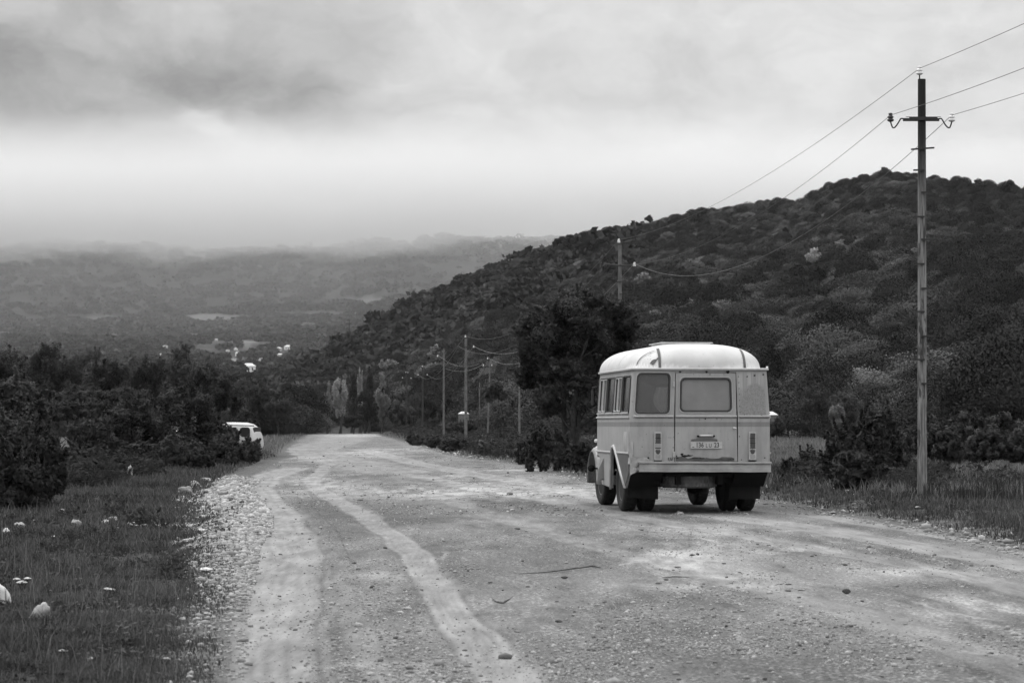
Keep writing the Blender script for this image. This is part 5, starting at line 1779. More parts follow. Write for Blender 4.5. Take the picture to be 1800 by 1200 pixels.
        mr.add([(mx + a, 4.10 + c, 1.98 + b) for a, b, c in vs], fs)
        mo = mr.build('mirror', MAT['paint_dark'], root, bevel=.006)
        ar = MB(); ar.tube([(s * .98, 4.22, 2.2), (mx, 4.13, 2.18), (mx, 4.13, 1.80), (s * 1.0, 4.22, 1.72)], .010, 6); ar.build('mirror_arm', MAT['iron'], mo)
        # side marker lamps and the dark round repeater low on the wing
        mk = MB(); mk.lathe([(.001, 0), (.035, 0), (.03, .05), (.001, .06)], 12, Matrix.Translation((s * 1.13, 3.95, 1.19)) @ Matrix.Rotation(s * PI / 2, 4, 'Y')); mk.build('marker_lamp', MAT['porcelain'], root)
    mk = MB(); mk.lathe([(.001, -.05), (.06, -.05), (.065, .03), (.001, .07)], 14, Matrix.Translation((-1.24, 4.0, .69)) @ Matrix.Rotation(PI / 2, 4, 'X')); mk.tube([(-1.24, 4.0, .69), (-1.05, 4.1, .68)], .015, 6)
    mk.build('wing_lamp', MAT['black'], root)
    mk = MB(); mk.lathe([(.001, 0), (.022, 0), (.02, .03), (.001, .035)], 12, Matrix.Translation((1.155, .10, 2.455)) @ Matrix.Rotation(PI / 2, 4, 'Y')); mk.build('marker_lamp', MAT['porcelain'], root)
    fb = MB().box(-1.0, 1.0, 5.58, 5.65, .50, .66); fb.build('front_bumper', MAT['paint_dark'], root, bevel=.01)
    # ---- inside
    fl = MB().box(-1.15, 1.15, .08, LENB, .685, .705); fl.box(-1.0, 1.0, LENB, LEN - .03, .885, .905); fl.build('cabin_floor', MAT['seat'], root)
    for (x, y) in ((-.8, .75), (.8, .75), (-.8, 1.6), (.8, 1.6), (-.8, 2.45), (.8, 2.45), (-.6, 3.5)):
        st = MB().box(x - .32, x + .32, y - .02, y + .42, .98, 1.12); st.box(x - .32, x + .32, y - .10, y, 1.10, 1.72); st.box(x - .28, x + .28, y, y + .35, .70, .98)
        st.build('seat', MAT['seat'], root, bevel=.02)
    # pale curtain bunched inside the rear windows
    cu = MB(); n = 14; vs = []
    for j in range(11):
        for i in range(n + 1):
            t_ = j / 10
            x0 = -.56 - .30 * math.sin(PI * min(1, t_ * 1.15) * .55 + .25) * (1 - .35 * t_); x1 = -.46
            x = x0 + (x1 - x0) * i / n
            vs.append((x, .055 + .016 * math.sin(i * 1.7 + t_ * 2), 1.66 + .46 * t_))
    cu.add(vs, [(j * (n + 1) + i, j * (n + 1) + i + 1, (j + 1) * (n + 1) + i + 1, (j + 1) * (n + 1) + i) for j in range(10) for i in range(n)])
    cu.build('curtain', MAT['cloth'], root, smooth=True)
    cu = MB(); vs = []
    for j in range(9):
        for i in range(15):
            u = i / 14; t_ = j / 8
            x = -.36 + .62 * u; z = 1.70 + (.36 * (1 - u) ** 1.8) * t_
            vs.append((x, .050 + .012 * math.sin(u * 9 + j), z))
    cu.add(vs, [(j * 15 + i, j * 15 + i + 1, (j + 1) * 15 + i + 1, (j + 1) * 15 + i) for j in range(8) for i in range(14)])
    cu.build('curtain', MAT['cloth'], root, smooth=True)
    return root
MAT['panel'] = None
def panel_mat():
    m, t = new_mat('mottled_sheet'); b = NB(t)
    co = b.coord('Object')
    sep = b.n('ShaderNodeSeparateXYZ'); b.l(co, sep.inputs[0])
    f = b.noise(45, 4, .7, co); st = b.noise(4, 3, .6, b.coord('Object', (7, 7, .3)))
    # weathered sheet: an arched patch where the paint has gone dull and speckled, runs below the gutter
    ax = b.math('DIVIDE', b.math('SUBTRACT', sep.outputs[0], .93), .26); azz = b.math('DIVIDE', b.math('SUBTRACT', sep.outputs[2], 1.72), .46)
    d = b.math('ADD', b.math('MULTIPLY', ax, ax), b.math('MULTIPLY', azz, azz))
    arch = b.rng(d, .85, 1.15, 1, 0)
    low = b.rng(sep.outputs[2], 2.02, 2.14, 1, 0)
    k = b.math('MAXIMUM', arch, b.math('MULTIPLY', low, .6))
    c = b.mix(k, b.rng(st, .35, .65, .38, .27), b.rng(f, .3, .7, .19, .29))
    b.out(b.bsdf(c, .6, .3).outputs[0])
    return m
MAT['panel'] = panel_mat()
MAT['bumper'] = simple('bumper_paint', .30, .5, .35, var=.22, scale=5)
MAT['paint_low'] = simple('lower_side_paint', .30, .5, .35, var=.08, scale=3)
MAT['rubber_grey'] = simple('dusty_tyre_rubber', .12, .9, .15, var=.3, scale=10)
MAT['glass_door'] = glass_mat('door_window_glass', .27, .2, .72)
BUS = bus()
# ================================================================== POLES AND WIRES
def insulator(parent, p, s, mat, name='insulator'):
    """bell shaped insulator standing on its pin at p"""
    m = MB()
    prof = [(.002, .0), (.035, .0), (.062, .02), (.066, .035), (.040, .055), (.038, .065), (.056, .075), (.058, .09), (.036, .11), (.030, .125), (.040, .135), (.036, .155), (.002, .165)]
    m.lathe([(r * s, z * s) for r, z in prof], 14, Matrix.Translation(p))
    return m.build(name, mat, parent, smooth=True)

def main_pole(px, Y, zins, label, rungs, wood, tilt=0.0, big=True, group=None, name='utility_pole', zarm=None, r=.075):
    b = placed(px, Y)
    root = empty(name, b); tag(root, label, 'power pole', group)
    H = zins - .20 - b.z
    za = (zarm if zarm else zins - .86) - b.z
    m = MB()
    n = 9
    m.tube([(tilt * k / n, 0, -.2 + (H + .2) * k / n) for k in range(n + 1)], [r * (1.18 - .22 * k / n) for k in range(n + 1)], 12)
    m.build('pole_shaft', wood, root, smooth=False)
    xa = tilt * za / H
    a = MB()
    a.box(xa - .24, xa + .37 - .10, -.10, -.05, za - .028, za + .028)
    a.box(xa - .33, xa + .33, .05, .10, za - .026, za + .026)
    a.box(xa - .30, xa + .33, -.10, -.055, za + .028, za + .034)
    o = a.build('crossarm', MAT['iron'], root)
    tips = []
    for s in (-1, 1):
        hk = MB(); P = []
        x0 = xa + s * .33
        for t in [k / 14 for k in range(15)]:
            x = x0 + s * (.23 * t + .02 * math.sin(t * PI))
            z = za + .02 - .17 * math.sin(max(0, t - .15) / .85 * PI * .78) + (.0 if t < .8 else (t - .8) * .25)
            P.append((x, .07, z))
        hk.tube(P, .013, 6)
        hk.build('insulator_hook', MAT['iron'], root, smooth=True)
        e = Vector(P[-1])
        insulator(root, e, 1.0, MAT['porcelain'] if s > 0 or not big else MAT['insul_dark'])
        tips.append(root.location + e + Vector((0, 0, .12)))
    pin = MB().tube([(tilt - .04, 0, H - .05), (tilt - .04, 0, H + .10)], .013, 6); pin.build('insulator_pin', MAT['iron'], root)
    insulator(root, Vector((tilt - .04, 0, H + .08)), 1.0, MAT['porcelain'])
    top = root.location + Vector((tilt - .04, 0, H + .2))
    for (z, side, L) in rungs:
        zz = z - b.z; x = tilt * zz / H
        g = MB()
        if side == 0: g.add(*rung_box(x - L / 2, x + L / 2, zz, .07 * L))
        elif side < 0: g.add(*rung_box(x - .05 - L, x + .03, zz, 0))
        else: g.add(*rung_box(x - .03, x + .05 + L, zz, 0))
        g.build('step_iron', MAT['iron'], root)
    return root, tips[0], tips[1], top
def rung_box(x0, x1, z, dz):
    v = []
    for x, d in ((x0, -dz / 2), (x1, dz / 2)):
        for y in (-.11, -.075):
            for q in (-.014, .014): v.append((x, y, z + q + d))
    return v, [(0, 1, 3, 2), (4, 6, 7, 5), (0, 4, 5, 1), (2, 3, 7, 6), (0, 2, 6, 4), (1, 5, 7, 3)]
MAT['insul_dark'] = simple('dark_insulator', .03, .4, .4)
MAT['wood_far'] = simple('grey_pole_wood', .13, .9, .2, var=.3, scale=3)

k44 = 44 / F
rg = [(CAMZ + (HOR - py) * k44, sd, L) for py, sd, L in ((261, 0, .42), (299, -1, .12), (338, 1, .12), (381, -1, .12), (421, 1, .17), (464, -1, .12), (507, 1, .16), (548, -1, .09), (591, 1, .15), (632, -1, .15), (674, 1, .13))]
P1, L1, R1, T1 = main_pole(1620, 44, CAMZ + (HOR - 118) * k44, 'tall weathered wooden power pole with step irons at the right roadside', rg, MAT['pole_wood'], tilt=.035, zarm=CAMZ + (HOR - 208) * k44)
k83 = 92 / F
rg2 = [(CAMZ + (HOR - py) * k83, sd, L) for py, sd, L in ((495, 0, .45), (517, 1, .15), (540, -1, .2), (560, 1, .2), (600, -1, .2))]
P2, L2, R2, T2 = main_pole(1090, 92, CAMZ + (HOR - 421) * k83, 'wooden power pole rising behind the big dark tree', rg2, MAT['wood_far'], zarm=CAMZ + (HOR - 466) * k83, r=.068)
k175 = 175 / F
rg3 = [(CAMZ + (HOR - py) * k175, sd, .25) for py, sd in ((634, 1), (646, -1), (658, 1), (672, -1), (705, 1), (725, -1), (735, 1))]
P3, L3, R3, T3 = main_pole(819, 175, CAMZ + (HOR - 590) * k175, 'slim power pole with many step irons between the two thinner poles', rg3, MAT['wood_far'], zarm=CAMZ + (HOR - 610) * k175, r=.09)
k300 = 300 / F
P4, L4, R4, T4 = main_pole(743, 300, CAMZ + (HOR - 643) * k300, 'dark slim power pole in front of the black trees', [], MAT['iron'], zarm=CAMZ + (HOR - 659) * k300, r=.10, big=False)

def thin_pole(px, base_Y, top, label, r=.085, arm=None, mat='concrete', ins=(), tilt=0):
    b = placed(px, base_Y)
    root = empty('line_pole', b); tag(root, label, 'power pole', 'thin poles of the second line')
    h = CAMZ + (HOR - top) / F * base_Y - b.z
    m = MB().tube([(0, 0, -.2), (tilt * .5, 0, h * .5), (tilt, 0, h)], [r * 1.15, r, r * .8], 10); m.build('pole_shaft', MAT[mat], root)
    if arm:
        a = MB().box(-arm / 2, arm / 2, -.06, .0, h * .90, h * .90 + .07); a.build('crossarm', MAT['iron'], root)
    tips = []
    for (dx, dz) in ins:
        p = Vector((dx, 0, h + dz)); q = MB().tube([(tilt, 0, h + dz - .15), (dx, 0, h + dz - .12), (dx, 0, h + dz)], .018, 5); q.build('insulator_hook', MAT['iron'], root)
        insulator(root, p, 1.0, MAT['porcelain']); tips.append(root.location + p + Vector((0, 0, .2)))
    return root, tips
A1, a1 = thin_pole(913, 205, 632, 'thin grey concrete pole standing just left of the big dark tree', .085, ins=())
A2, a2 = thin_pole(857, 240, 632, 'thin leaning pole with three white insulators and a small crossarm', .075, .7, 'wood_far', ((0, .05), (-.42, -.62), (.42, -.62)), tilt=.25)
A3, a3 = thin_pole(780, 215, 612, 'tallest of the thin grey poles, left of the pole with step irons', .085, ins=((-.55, -.75),))
A4, a4 = thin_pole(843, 330, 672, 'short thin pole just left of the leaning insulator pole', .075)
A5, a5 = thin_pole(952, 380, 675, 'thin pole behind the left branches of the big tree', .08)
A6, a6 = thin_pole(715, 370, 656, 'dark pole with white insulators in the scrub at the road end', .09, .9, 'iron', ((-.15, .1), (.15, .05), (-.65, -.75), (.65, -.8)))
A7, a7 = thin_pole(1396, 250, 700, 'short pale post at the far edge of the meadow right of the bus', .05)
for px, Y, top, lab in ((512, 1500, 622, 'thin dark mast in the valley village'), (614, 1060, 563, 'far pole on the lower ridge of the hill'), (672, 1010, 543, 'far pole on the ridge where the forest begins')):
    b = placed(px, Y); root = empty('line_pole', b); tag(root, lab, 'power pole')
    h = CAMZ + (HOR - top) / F * Y - b.z
    MB().tube([(0, 0, -1), (0, 0, max(h, 5))], [.22, .15], 8).build('pole_shaft', MAT['iron'], root)
    MB().box(-1.3, 1.3, -.1, .1, max(h, 5) - 1.4, max(h, 5) - 1.2).build('crossarm', MAT['iron'], root)

def wire(a, b, sag, r, label, mat='wire', n=40):
    a, b = Vector(a), Vector(b)
    pts = []
    for k in range(n + 1):
        t = k / n; p = a.lerp(b, t); p.z -= 4 * sag * t * (1 - t); pts.append(p - a)
    o = MB().tube(pts, r, 5).build('power_line', MAT[mat], None)
    o.location = a
    tag(o, label, 'wire')
# spans towards and past the camera, and back along the line
nxt = Vector((3.75, -39, .1))
wire(T1, T1 + nxt, .42, .0050, 'top wire running from the tall pole out of the picture at the right')
wire(L1, L1 + nxt, .50, .0050, 'wire from the left insulator of the tall pole to the right edge')
wire(R1, R1 + nxt, .50, .0050, 'wire from the right insulator of the tall pole to the right edge')
wire(T1, T2, .55, .0050, 'top wire from the tall pole down to the pole behind the tree')
wire(L1, L2, .9, .0050, 'wire from the left insulator of the tall pole back to the next pole')
wire(R1, R2, 1.45, .0060, 'bright sagging wire that hangs across the hillside to the pole behind the tree', 'wire_bright')
wire(T2, T3, 1.5, .010, 'top wire between the pole behind the tree and the pole with step irons')
wire(L2, L3, 1.7, .010, 'left wire between the pole behind the tree and the pole with step irons')
wire(R2, R3, 1.7, .012, 'right wire between the pole behind the tree and the pole with step irons', 'wire_bright')
wire(T3, T4, .9, .014, 'top wire from the pole with step irons to the dark pole')
wire(L3, L4, 1.3, .014, 'left wire from the pole with step irons to the dark pole')
wire(R3, R4, 1.3, .014, 'right wire from the pole with step irons to the dark pole')
wire(a2[0], A1.location + Vector((0, 0, 6.6)), .35, .014, 'wire between the leaning pole and the concrete pole by the tree', 'wire_bright')
wire(a2[1], a3[0] + Vector((.55, 0, -1.2)), .5, .014, 'wire between the leaning pole and the tallest thin pole', 'wire_bright')
wire(a3[0], a3[0] + Vector((4.0, -20, -1.3)), .6, .012, 'slack wire hanging from the tallest thin pole', 'wire_bright')

# ================================================================== BUILDINGS AND THE PARKED VAN
MAT['wall_white'] = simple('whitewash', .75, .9, .2, var=.1, scale=.5)
MAT['wall_grey'] = simple('grey_render', .35, .9, .2, var=.1, scale=.5)
MAT['roof_sheet'] = simple('pale_roof_sheet', .6, .6, .3, var=.12, scale=.4)
MAT['roof_dull'] = simple('dull_roof_sheet', .20, .8, .2, var=.2, scale=.4)
MAT['opening'] = simple('dark_window', .02, .4, .4)
MAT['wall_dark'] = simple('weathered_boards', .14, .9, .2, var=.3, scale=1.5)
def house(px, py, Y, wpx, label, wall='wall_white', roof='roof_dull', hf=.42, depth=.7, rot=0.0, sink=0, name='village_house'):
    """a hipped house whose eaves line is wpx wide at row py"""
    x = (px - 900) / F * Y
    w = wpx / F * Y
    # find the depth at which the slope meets that row
    for d2 in np.arange(Y * .6, Y * 1.6, 12):
        if name != 'village_house': break
        if zg((px - 900) / F * d2, d2) >= CAMZ + (HOR - py) / F * d2 - w * hf * .2: Y = d2; break
    x = (px - 900) / F * Y; w = wpx / F * Y
    z = zg(x, Y)
    h = w * hf if name == 'village_house' else CAMZ + (HOR - py) / F * Y - z
    d = w * depth
    root = empty(name, (x, Y, z + sink), (0, 0, rot)); tag(root, label, 'house', 'houses of the village in the far valley' if name == 'village_house' else None)
    MB().box(-w / 2, w / 2, -d / 2, d / 2, -h, h).build('wall', MAT[wall], root)
    e = w * .05; r = MB()
    r.add([(-w / 2 - e, -d / 2 - e, h), (w / 2 + e, -d / 2 - e, h), (w / 2 + e, d / 2 + e, h), (-w / 2 - e, d / 2 + e, h), (-w * .22, 0, h + w * .22), (w * .22, 0, h + w * .22)],
          [(0, 1, 5, 4), (1, 2, 5), (2, 3, 4, 5), (3, 0, 4), (3, 2, 1, 0)])
    r.build('roof', MAT[roof], root)
    for k, fx in enumerate((-.3, .0, .28)):
        ww = MB().box(w * fx - w * .05, w * fx + w * .05, -d / 2 - .05, -d / 2 + .02, h * .2 if k != 1 else -h * .6, h * .75)
        ww.build('window' if k != 1 else 'door', MAT['opening'], root)
    return root
for q in H_:
    house(*q[:5], wall=q[5], roof=q[6], rot=random.uniform(-.5, .5))
house(815, 727, 270, 18, 'small pale hut half hidden in the dark trees behind the thin poles', 'wall_dark', 'roof_sheet', name='hut', hf=.5)
house(1352, 729, 215, 27, 'pale shed roof showing beside the right edge of the bus', 'wall_dark', 'roof_sheet', name='shed', hf=.35)

def van():
    Y = 104
    xr = (456 - 900) / F * Y
    b = Vector((xr, Y, 0)); b.z = zg(xr, Y)
    root = empty('parked_van', b, (0, 0, math.radians(-8))); tag(root, 'white rounded van parked behind the bushes on the left', 'van')
    top = CAMZ + (HOR - 741.5) / F * Y - b.z
    H = top; L = 4.2; Wd = 1.7
    # body of sections along its length, right end (rear) at x=0
    secs = [(0.0, .55, .80), (-.04, .35, 1.10), (-.14, .30, .80 * H + .1), (-.34, .28, .95 * H), (-.62, .28, .99 * H), (-1.1, .28, H), (-2.2, .28, .985 * H), (-3.1, .28, .95 * H), (-3.5, .3, .80 * H), (-3.9, .32, .62 * H), (-4.2, .45, .50 * H)]
    m = MB(); n = 14; vs = []
    for x, zl, zt in secs:
        for k in range(n):
            a = 2 * PI * k / n
            cx_, sx_ = math.cos(a), math.sin(a)
            yy = Wd / 2 * math.copysign(abs(cx_) ** .45, cx_) * (1 - .10 * max(0, sx_))
            zz = (zl + zt) / 2 + (zt - zl) / 2 * math.copysign(abs(sx_) ** .5, sx_)
            vs.append((x, yy, zz))
    m.add(vs, [(i * n + k, i * n + (k + 1) % n, (i + 1) * n + (k + 1) % n, (i + 1) * n + k) for i in range(len(secs) - 1) for k in range(n)])
    m.add(vs[:n], [tuple(range(n))[::-1]]); m.add(vs[-n:], [tuple(range(n))])
    m.build('body', MAT['van_white'], root, smooth=True)
    for x0, x1 in ((-.62, -.20), (-1.7, -.78), (-2.7, -1.82), (-3.35, -2.82)):
        vs, fs = plate(rrect(x0, x1, .60 * H, .86 * H, .12 if x1 > -.3 else .06), [], .05)
        MB().add([(a, -Wd / 2 * .97 + c, b_) for a, b_, c in vs], fs).build('window', MAT['opening'], root)
    vs, fs = plate(rrect(-.6, .6, .62 * H, .86 * H, .1), [], .06)
    MB().add([(-.10 + c, a, b_) for a, b_, c in vs], fs).build('window', MAT['opening'], root)
    MB().tube([(-.02, -Wd / 2 * .97, .90 * H), (-1.6, -Wd / 2 - .01, .92 * H), (-3.2, -Wd / 2 * .98, .88 * H)], .022, 6).build('gutter', MAT['iron'], root)
    MB().lathe([(.001, 0), (.06, 0), (.05, .05), (.001, .06)], 12, Matrix.Translation((-.02, -.7, .5 * H)) @ Matrix.Rotation(PI / 2, 4, 'Y')).build('tail_lamp', MAT['lens'], root)
    for x in (-.9, -3.4):
        for s in (-1, 1):
            w = MB(); w.lathe([(.15, -.09), (.3, -.1), (.33, -.06), (.33, .06), (.3, .1), (.15, .09)], 24, Matrix.Translation((x, s * .74, .33)) @ Matrix.Rotation(PI / 2, 4, 'X'))
            o = w.build('wheel', MAT['rubber'], root)
            r = MB(); r.lathe([(.01, -.05), (.17, -.07), (.17, .07), (.01, .05)], 16, Matrix.Translation((x, s * .74, .33)) @ Matrix.Rotation(PI / 2, 4, 'X')); r.build('rim', MAT['rim'], o)
MAT['van_white'] = simple('white_van_paint', .46, .4, .5, var=.04)
van()

# ================================================================== STONES AND SMALL THINGS
def stone_np(seed, flat=.6, sub=1):
    import bmesh
    bm = bmesh.new(); bmesh.ops.create_icosphere(bm, subdivisions=sub, radius=1)
    g = random.Random(seed)
    dirs = [Vector((g.gauss(0, 1), g.gauss(0, 1), g.gauss(0, 1))).normalized() for _ in range(9)]
    offs = [g.uniform(.55, .95) for _ in range(9)]
    ax = (g.uniform(.8, 1.3), g.uniform(.65, 1.0), flat * g.uniform(.8, 1.25))
    for v in bm.verts:
        p = v.co.copy()
        for d, o in zip(dirs, offs):                      # chip flat facets off the ball
            k = p.dot(d)
            if k > o: p -= d * (k - o)
        v.co = Vector((p.x * ax[0], p.y * ax[1], p.z * ax[2])) * g.uniform(.97, 1.03)
    bm.verts.ensure_lookup_table(); bm.verts.index_update()
    V = np.array([v.co[:] for v in bm.verts]); Fc = np.array([[v.index for v in f.verts] for f in bm.faces])
    bm.free()
    return V, Fc
ST = [stone_np(s, .6, 1) for s in range(6)]
ST0 = []
for s in range(5):
    V, Fc = stone_np(40 + s, .65, 1)
    ST0.append((V, Fc))
def stones_stuff(name, x, y, size, tone, mat, seed, sink=.25):
    g = np.random.default_rng(seed); n = len(x); z = height(x, y)
    Vs, Fs, Ts, o = [], [], [], 0
    kinds = g.integers(0, 5, n)
    for k in range(5):
        i = np.where(kinds == k)[0]
        if len(i) == 0: continue
        V, Fc = ST0[k]
        a = g.uniform(0, 2 * PI, len(i)); c, s = np.cos(a), np.sin(a)
        sc = size[i][:, None] * g.uniform(.7, 1.3, (len(i), 3))
        P = V[None] * sc[:, None, :]
        X = P[..., 0] * c[:, None] - P[..., 1] * s[:, None] + x[i][:, None]
        Yy = P[..., 0] * s[:, None] + P[..., 1] * c[:, None] + y[i][:, None]
        Z = P[..., 2] + (z[i] + size[i] * (.55 - sink))[:, None]
        Vs.append(np.stack([X, Yy, Z], -1).reshape(-1, 3))
        Fs.append((Fc[None] + (np.arange(len(i)) * len(V))[:, None, None]).reshape(-1, 3) + o)
        Ts.append(np.repeat(tone[i], len(V)))
        o += len(i) * len(V)
    me = np_mesh(name, np.vstack(Vs), np.vstack(Fs), 3)
    a = me.attributes.new('tone', 'FLOAT', 'POINT'); a.data.foreach_set('value', np.concatenate(Ts).astype(np.float32))
    ob = link(name, me, mat); ob['kind'] = 'stuff'
    return ob
def gravel():
    g = np.random.default_rng(81)
    # chippings on the road, thicker between the wheel tracks
    xs, ys, ss = [], [], []
    for n, p0, p1, sz in ((52000, 1230, 900, .0065), (16000, 905, 820, .012), (5000, 825, 775, .022)):
        py = g.uniform(p1, p0, n) ; px = g.uniform(380, 1830, n)
        D = CAMZ * F / (py - HOR); x = (px - 900) / F * D
        m = road_mask(x, D); tr = tracks(x, D)
        patch = fbm(x * .9 + 4, D * .35, 3)
        pr = np.clip((patch - .40) * 5, .05, 1) * (1 - .93 * tr)
        k = (m > .05) & (g.random(n) < pr)
        xs.append(x[k]); ys.append(D[k]); ss.append(sz * np.exp(g.normal(size=k.sum()) * .45) * (1 + (g.random(k.sum()) < .02) * 1.2))
    x, y, s = map(np.concatenate, (xs, ys, ss))
    stones_stuff('road_gravel', x, y, s, np.clip(g.beta(1.6, 1.6, len(x)), 0, 1), MAT['gravel'], 1)
    # bank of broken stone between the verge and the left wheel track
    n = 60000
    py = g.uniform(842, 1220, n); px = g.uniform(300, 480, n)
    D = CAMZ * F / (py - HOR); x = (px - 900) / F * D
    off = -road_mask(x, D)
    width = np.interp(D, [13, 18, 22, 30, 40, 50, 62, 75], [.30, .34, .42, .8, 1.15, 1.45, 1.6, .4])
    dens = np.interp(D, [13, 17, 21, 25, 30, 60, 75], [.02, .03, .12, .5, 1, 1, .3])
    k = (off > -.12) & (off < width * (1 + (fbm(x * 2, D * .6, 3) - .5) * 1.4) * (.6 + .9 * g.random(n) ** 1.5)) & (x < left_edge_x(D) + .6) & (g.random(n) < dens)
    x, D = x[k], D[k]
    s = .016 * np.exp(g.normal(size=len(x)) * .5) * np.interp(D, [13, 25, 60], [.6, .9, 1.5])
    stones_stuff('stone_bank', x, D, s, np.clip(g.beta(1.5, 1.8, len(x)) * np.interp(D, [13, 24, 40], [.55, .8, 1.1]), 0, 1), MAT['gravel_bank'], 2)
    # right hand verge: clods and stones along the edge, and the pale bank by the road end
    n = 16000
    py = g.uniform(775, 1010, n); px = g.uniform(700, 1830, n)
    D = CAMZ * F / (py - HOR); x = (px - 900) / F * D; off = -road_mask(x, D)
    band = np.interp(px, [700, 900, 1050, 1300, 1800], [1.2, 2.2, 1.5, .9, .55])
    k = (off > -.3) & (off < band * (.5 + fbm(x, D * .4, 2))) & (x > right_edge_x(D) - .8)
    x, D, px2 = x[k], D[k], px[k]
    tone = np.where(px2 < 1050, g.beta(2.5, 1.2, len(x)), g.beta(1.2, 3.2, len(x)))
    stones_stuff('verge_stones', x, D, .02 * np.exp(g.normal(size=len(x)) * .5) * np.interp(D, [25, 60, 160], [.9, 1.2, 2.2]), tone, MAT['gravel_bank'], 3)
gravel()

def rock(px, py, wpx, hpx, mat, label, group=None, name='rock', seed=0, rot=None, D=None, lean=0):
    D = D or gd(py)
    x = (px - 900) / F * D
    V, Fc = stone_np(seed + 300, .9, 3)
    a_, b_ = V[:, 0] * 2.2 + seed * 3.1, V[:, 1] * 2.2 + V[:, 2] * 1.7
    V = V * (1 + (fbm(a_ + 50, b_ + 50, 4) - .5) * 1.0)[:, None]
    V = V / np.abs(V).max(0)
    k = D / F
    V = V * np.array([wpx / 2 * k, wpx / 2.4 * k, hpx / 2 * k])
    V[:, 2] += V[:, 2].max() * .55
    V[:, 0] += V[:, 2] * lean
    o = link(name, np_mesh(name, V, Fc, 3), MAT[mat], None, False)
    o.location = (x, D, zg(x, D) + .02); tag(o, label, 'rock', group)
    return o
ROCKS = [(12, 1064, 34, 60, 'rock_white', 'white pointed rock standing in the grass at the left edge', -.5),
         (66, 1090, 38, 50, 'rock', 'pale rounded boulder in the grass beside the white pointed rock', .4),
         (12, 938, 14, 14, 'rock_white', 'small white rock at the left end of the rock row', 0),
         (36, 930, 26, 16, 'rock', 'grey rounded rock third in the row under the black bush', 0),
         (62, 920, 22, 12, 'rock_white', 'white lump in the rock row left of the dark plant', 0),
         (88, 914, 20, 12, 'rock', 'grey stone touching the dark plant in the rock row', 0),
         (112, 905, 24, 20, 'rock', 'upright grey rock behind the dark plant', 0),
         (133, 925, 26, 14, 'rock', 'low grey boulder right of the dark plant', 0),
         (186, 922, 18, 10, 'rock_white', 'white stone left of the long pale slab', 0),
         (202, 917, 20, 10, 'rock', 'pale stone behind the small white stones', 0),
         (212, 931, 14, 7, 'rock_white', 'little white stone in front of the long pale slab', 0),
         (238, 925, 26, 10, 'rock_white', 'white broken stone at the left end of the pale slab', 0),
         (264, 927, 46, 9, 'rock_white', 'long flat pale slab lying in the grass', 0),
         (292, 926, 18, 8, 'rock', 'grey stone at the right end of the pale slab', 0),
         (98, 943, 13, 5, 'rock_white', 'small flat white stone in the grass below the rock row', 0),
         (326, 868, 26, 16, 'rock', 'pale boulder at the top of the stone bank', 0),
         (345, 857, 22, 10, 'rock', 'pale flat rock at the upper end of the stone bank', 0),
         (362, 848, 20, 9, 'rock', 'white rock furthest up the stone bank', 0),
         (367, 870, 18, 9, 'rock', 'dark topped rock in the upper stone bank', 0),
         (351, 838, 16, 4, 'rock_white', 'flat white stone in the grass above the stone bank', 0),
         (393, 880, 20, 9, 'rock', 'flat pale stone near the road in the upper stone bank', 0),
         (405, 890, 12, 7, 'rock_dark', 'dark stone beside the wheel track in the stone bank', 0),
         (426, 893, 10, 7, 'rock_dark', 'dark stone at the inner edge of the stone bank', 0),
         (360, 941, 20, 8, 'rock_white', 'white flat stone left of the middle stone bank', 0),
         (374, 963, 18, 9, 'rock', 'pale stone in the middle of the stone bank', 0),
         (322, 968, 12, 5, 'rock', 'small pale stone in the grass left of the stone bank', 0),
         (364, 1012, 26, 8, 'rock_white', 'white stone low in the stone bank', 0),
         (400, 1010, 16, 7, 'rock', 'grey stone low in the stone bank near the wheel track', 0),
         (366, 1083, 16, 7, 'rock', 'flat pale stone beside the dark verge near the bottom', 0),
         (348, 1092, 14, 8, 'rock', 'grey stone left of the flat pale one near the bottom', 0),
         (322, 1092, 14, 8, 'rock', 'pale stone in the grass near the bottom', 0),
         (162, 1161, 12, 8, 'rock_white', 'small white stone alone in the bottom left grass', 0),
         (294, 1163, 18, 9, 'rock', 'pale stone at the bottom of the left verge', 0),
         (336, 1196, 14, 8, 'rock', 'pale stone cut by the bottom of the picture', 0),
         (372, 1188, 14, 7, 'rock_dark', 'dark stone at the bottom of the left verge', 0),
         # white stones under the shrub right of the bus
         (1380, 851, 10, 7, 'rock_white', 'white stone nearest the bus on the right verge', .5),
         (1392, 848, 10, 6, 'rock_white', 'white slanting stone second from the bus on the right verge', .6),
         (1399, 854, 11, 6, 'rock_white', 'white broken stone in the group beside the bus', 0),
         (1407, 858, 8, 5, 'rock_white', 'small white stone at the end of the group beside the bus', 0),
         (1417, 857, 8, 5, 'rock_white', 'small white stone right of the group beside the bus', 0),
         (1373, 864, 8, 3, 'rock_white', 'flat white stone below the group beside the bus', 0),
         (1457, 867, 14, 4, 'rock_white', 'flat white stone left of the two big white ones', 0),
         (1472, 873, 13, 12, 'rock_white', 'big white pointed stone under the dark shrub', -.3),
         (1489, 876, 10, 8, 'rock_white', 'rounded white stone right of the pointed one', 0),
         (1500, 881, 5, 4, 'rock_white', 'tiny white stone right of the rounded one', 0),
         (1612, 904, 12, 5, 'rock_white', 'flat white stone in the grass below the tall pole', 0),
         (1715, 886, 5, 4, 'rock_white', 'tiny white stone in the dark grass right of the pole', 0),
         (1460, 903, 16, 4, 'rock', 'pale flat stone on the verge edge in front of the shrub', 0),
         (1328, 880, 8, 4, 'rock_white', 'small white stone by the right rear wheel', 0),
         (1768, 953, 7, 4, 'rock_white', 'small white stone on the verge near the right edge', 0)]
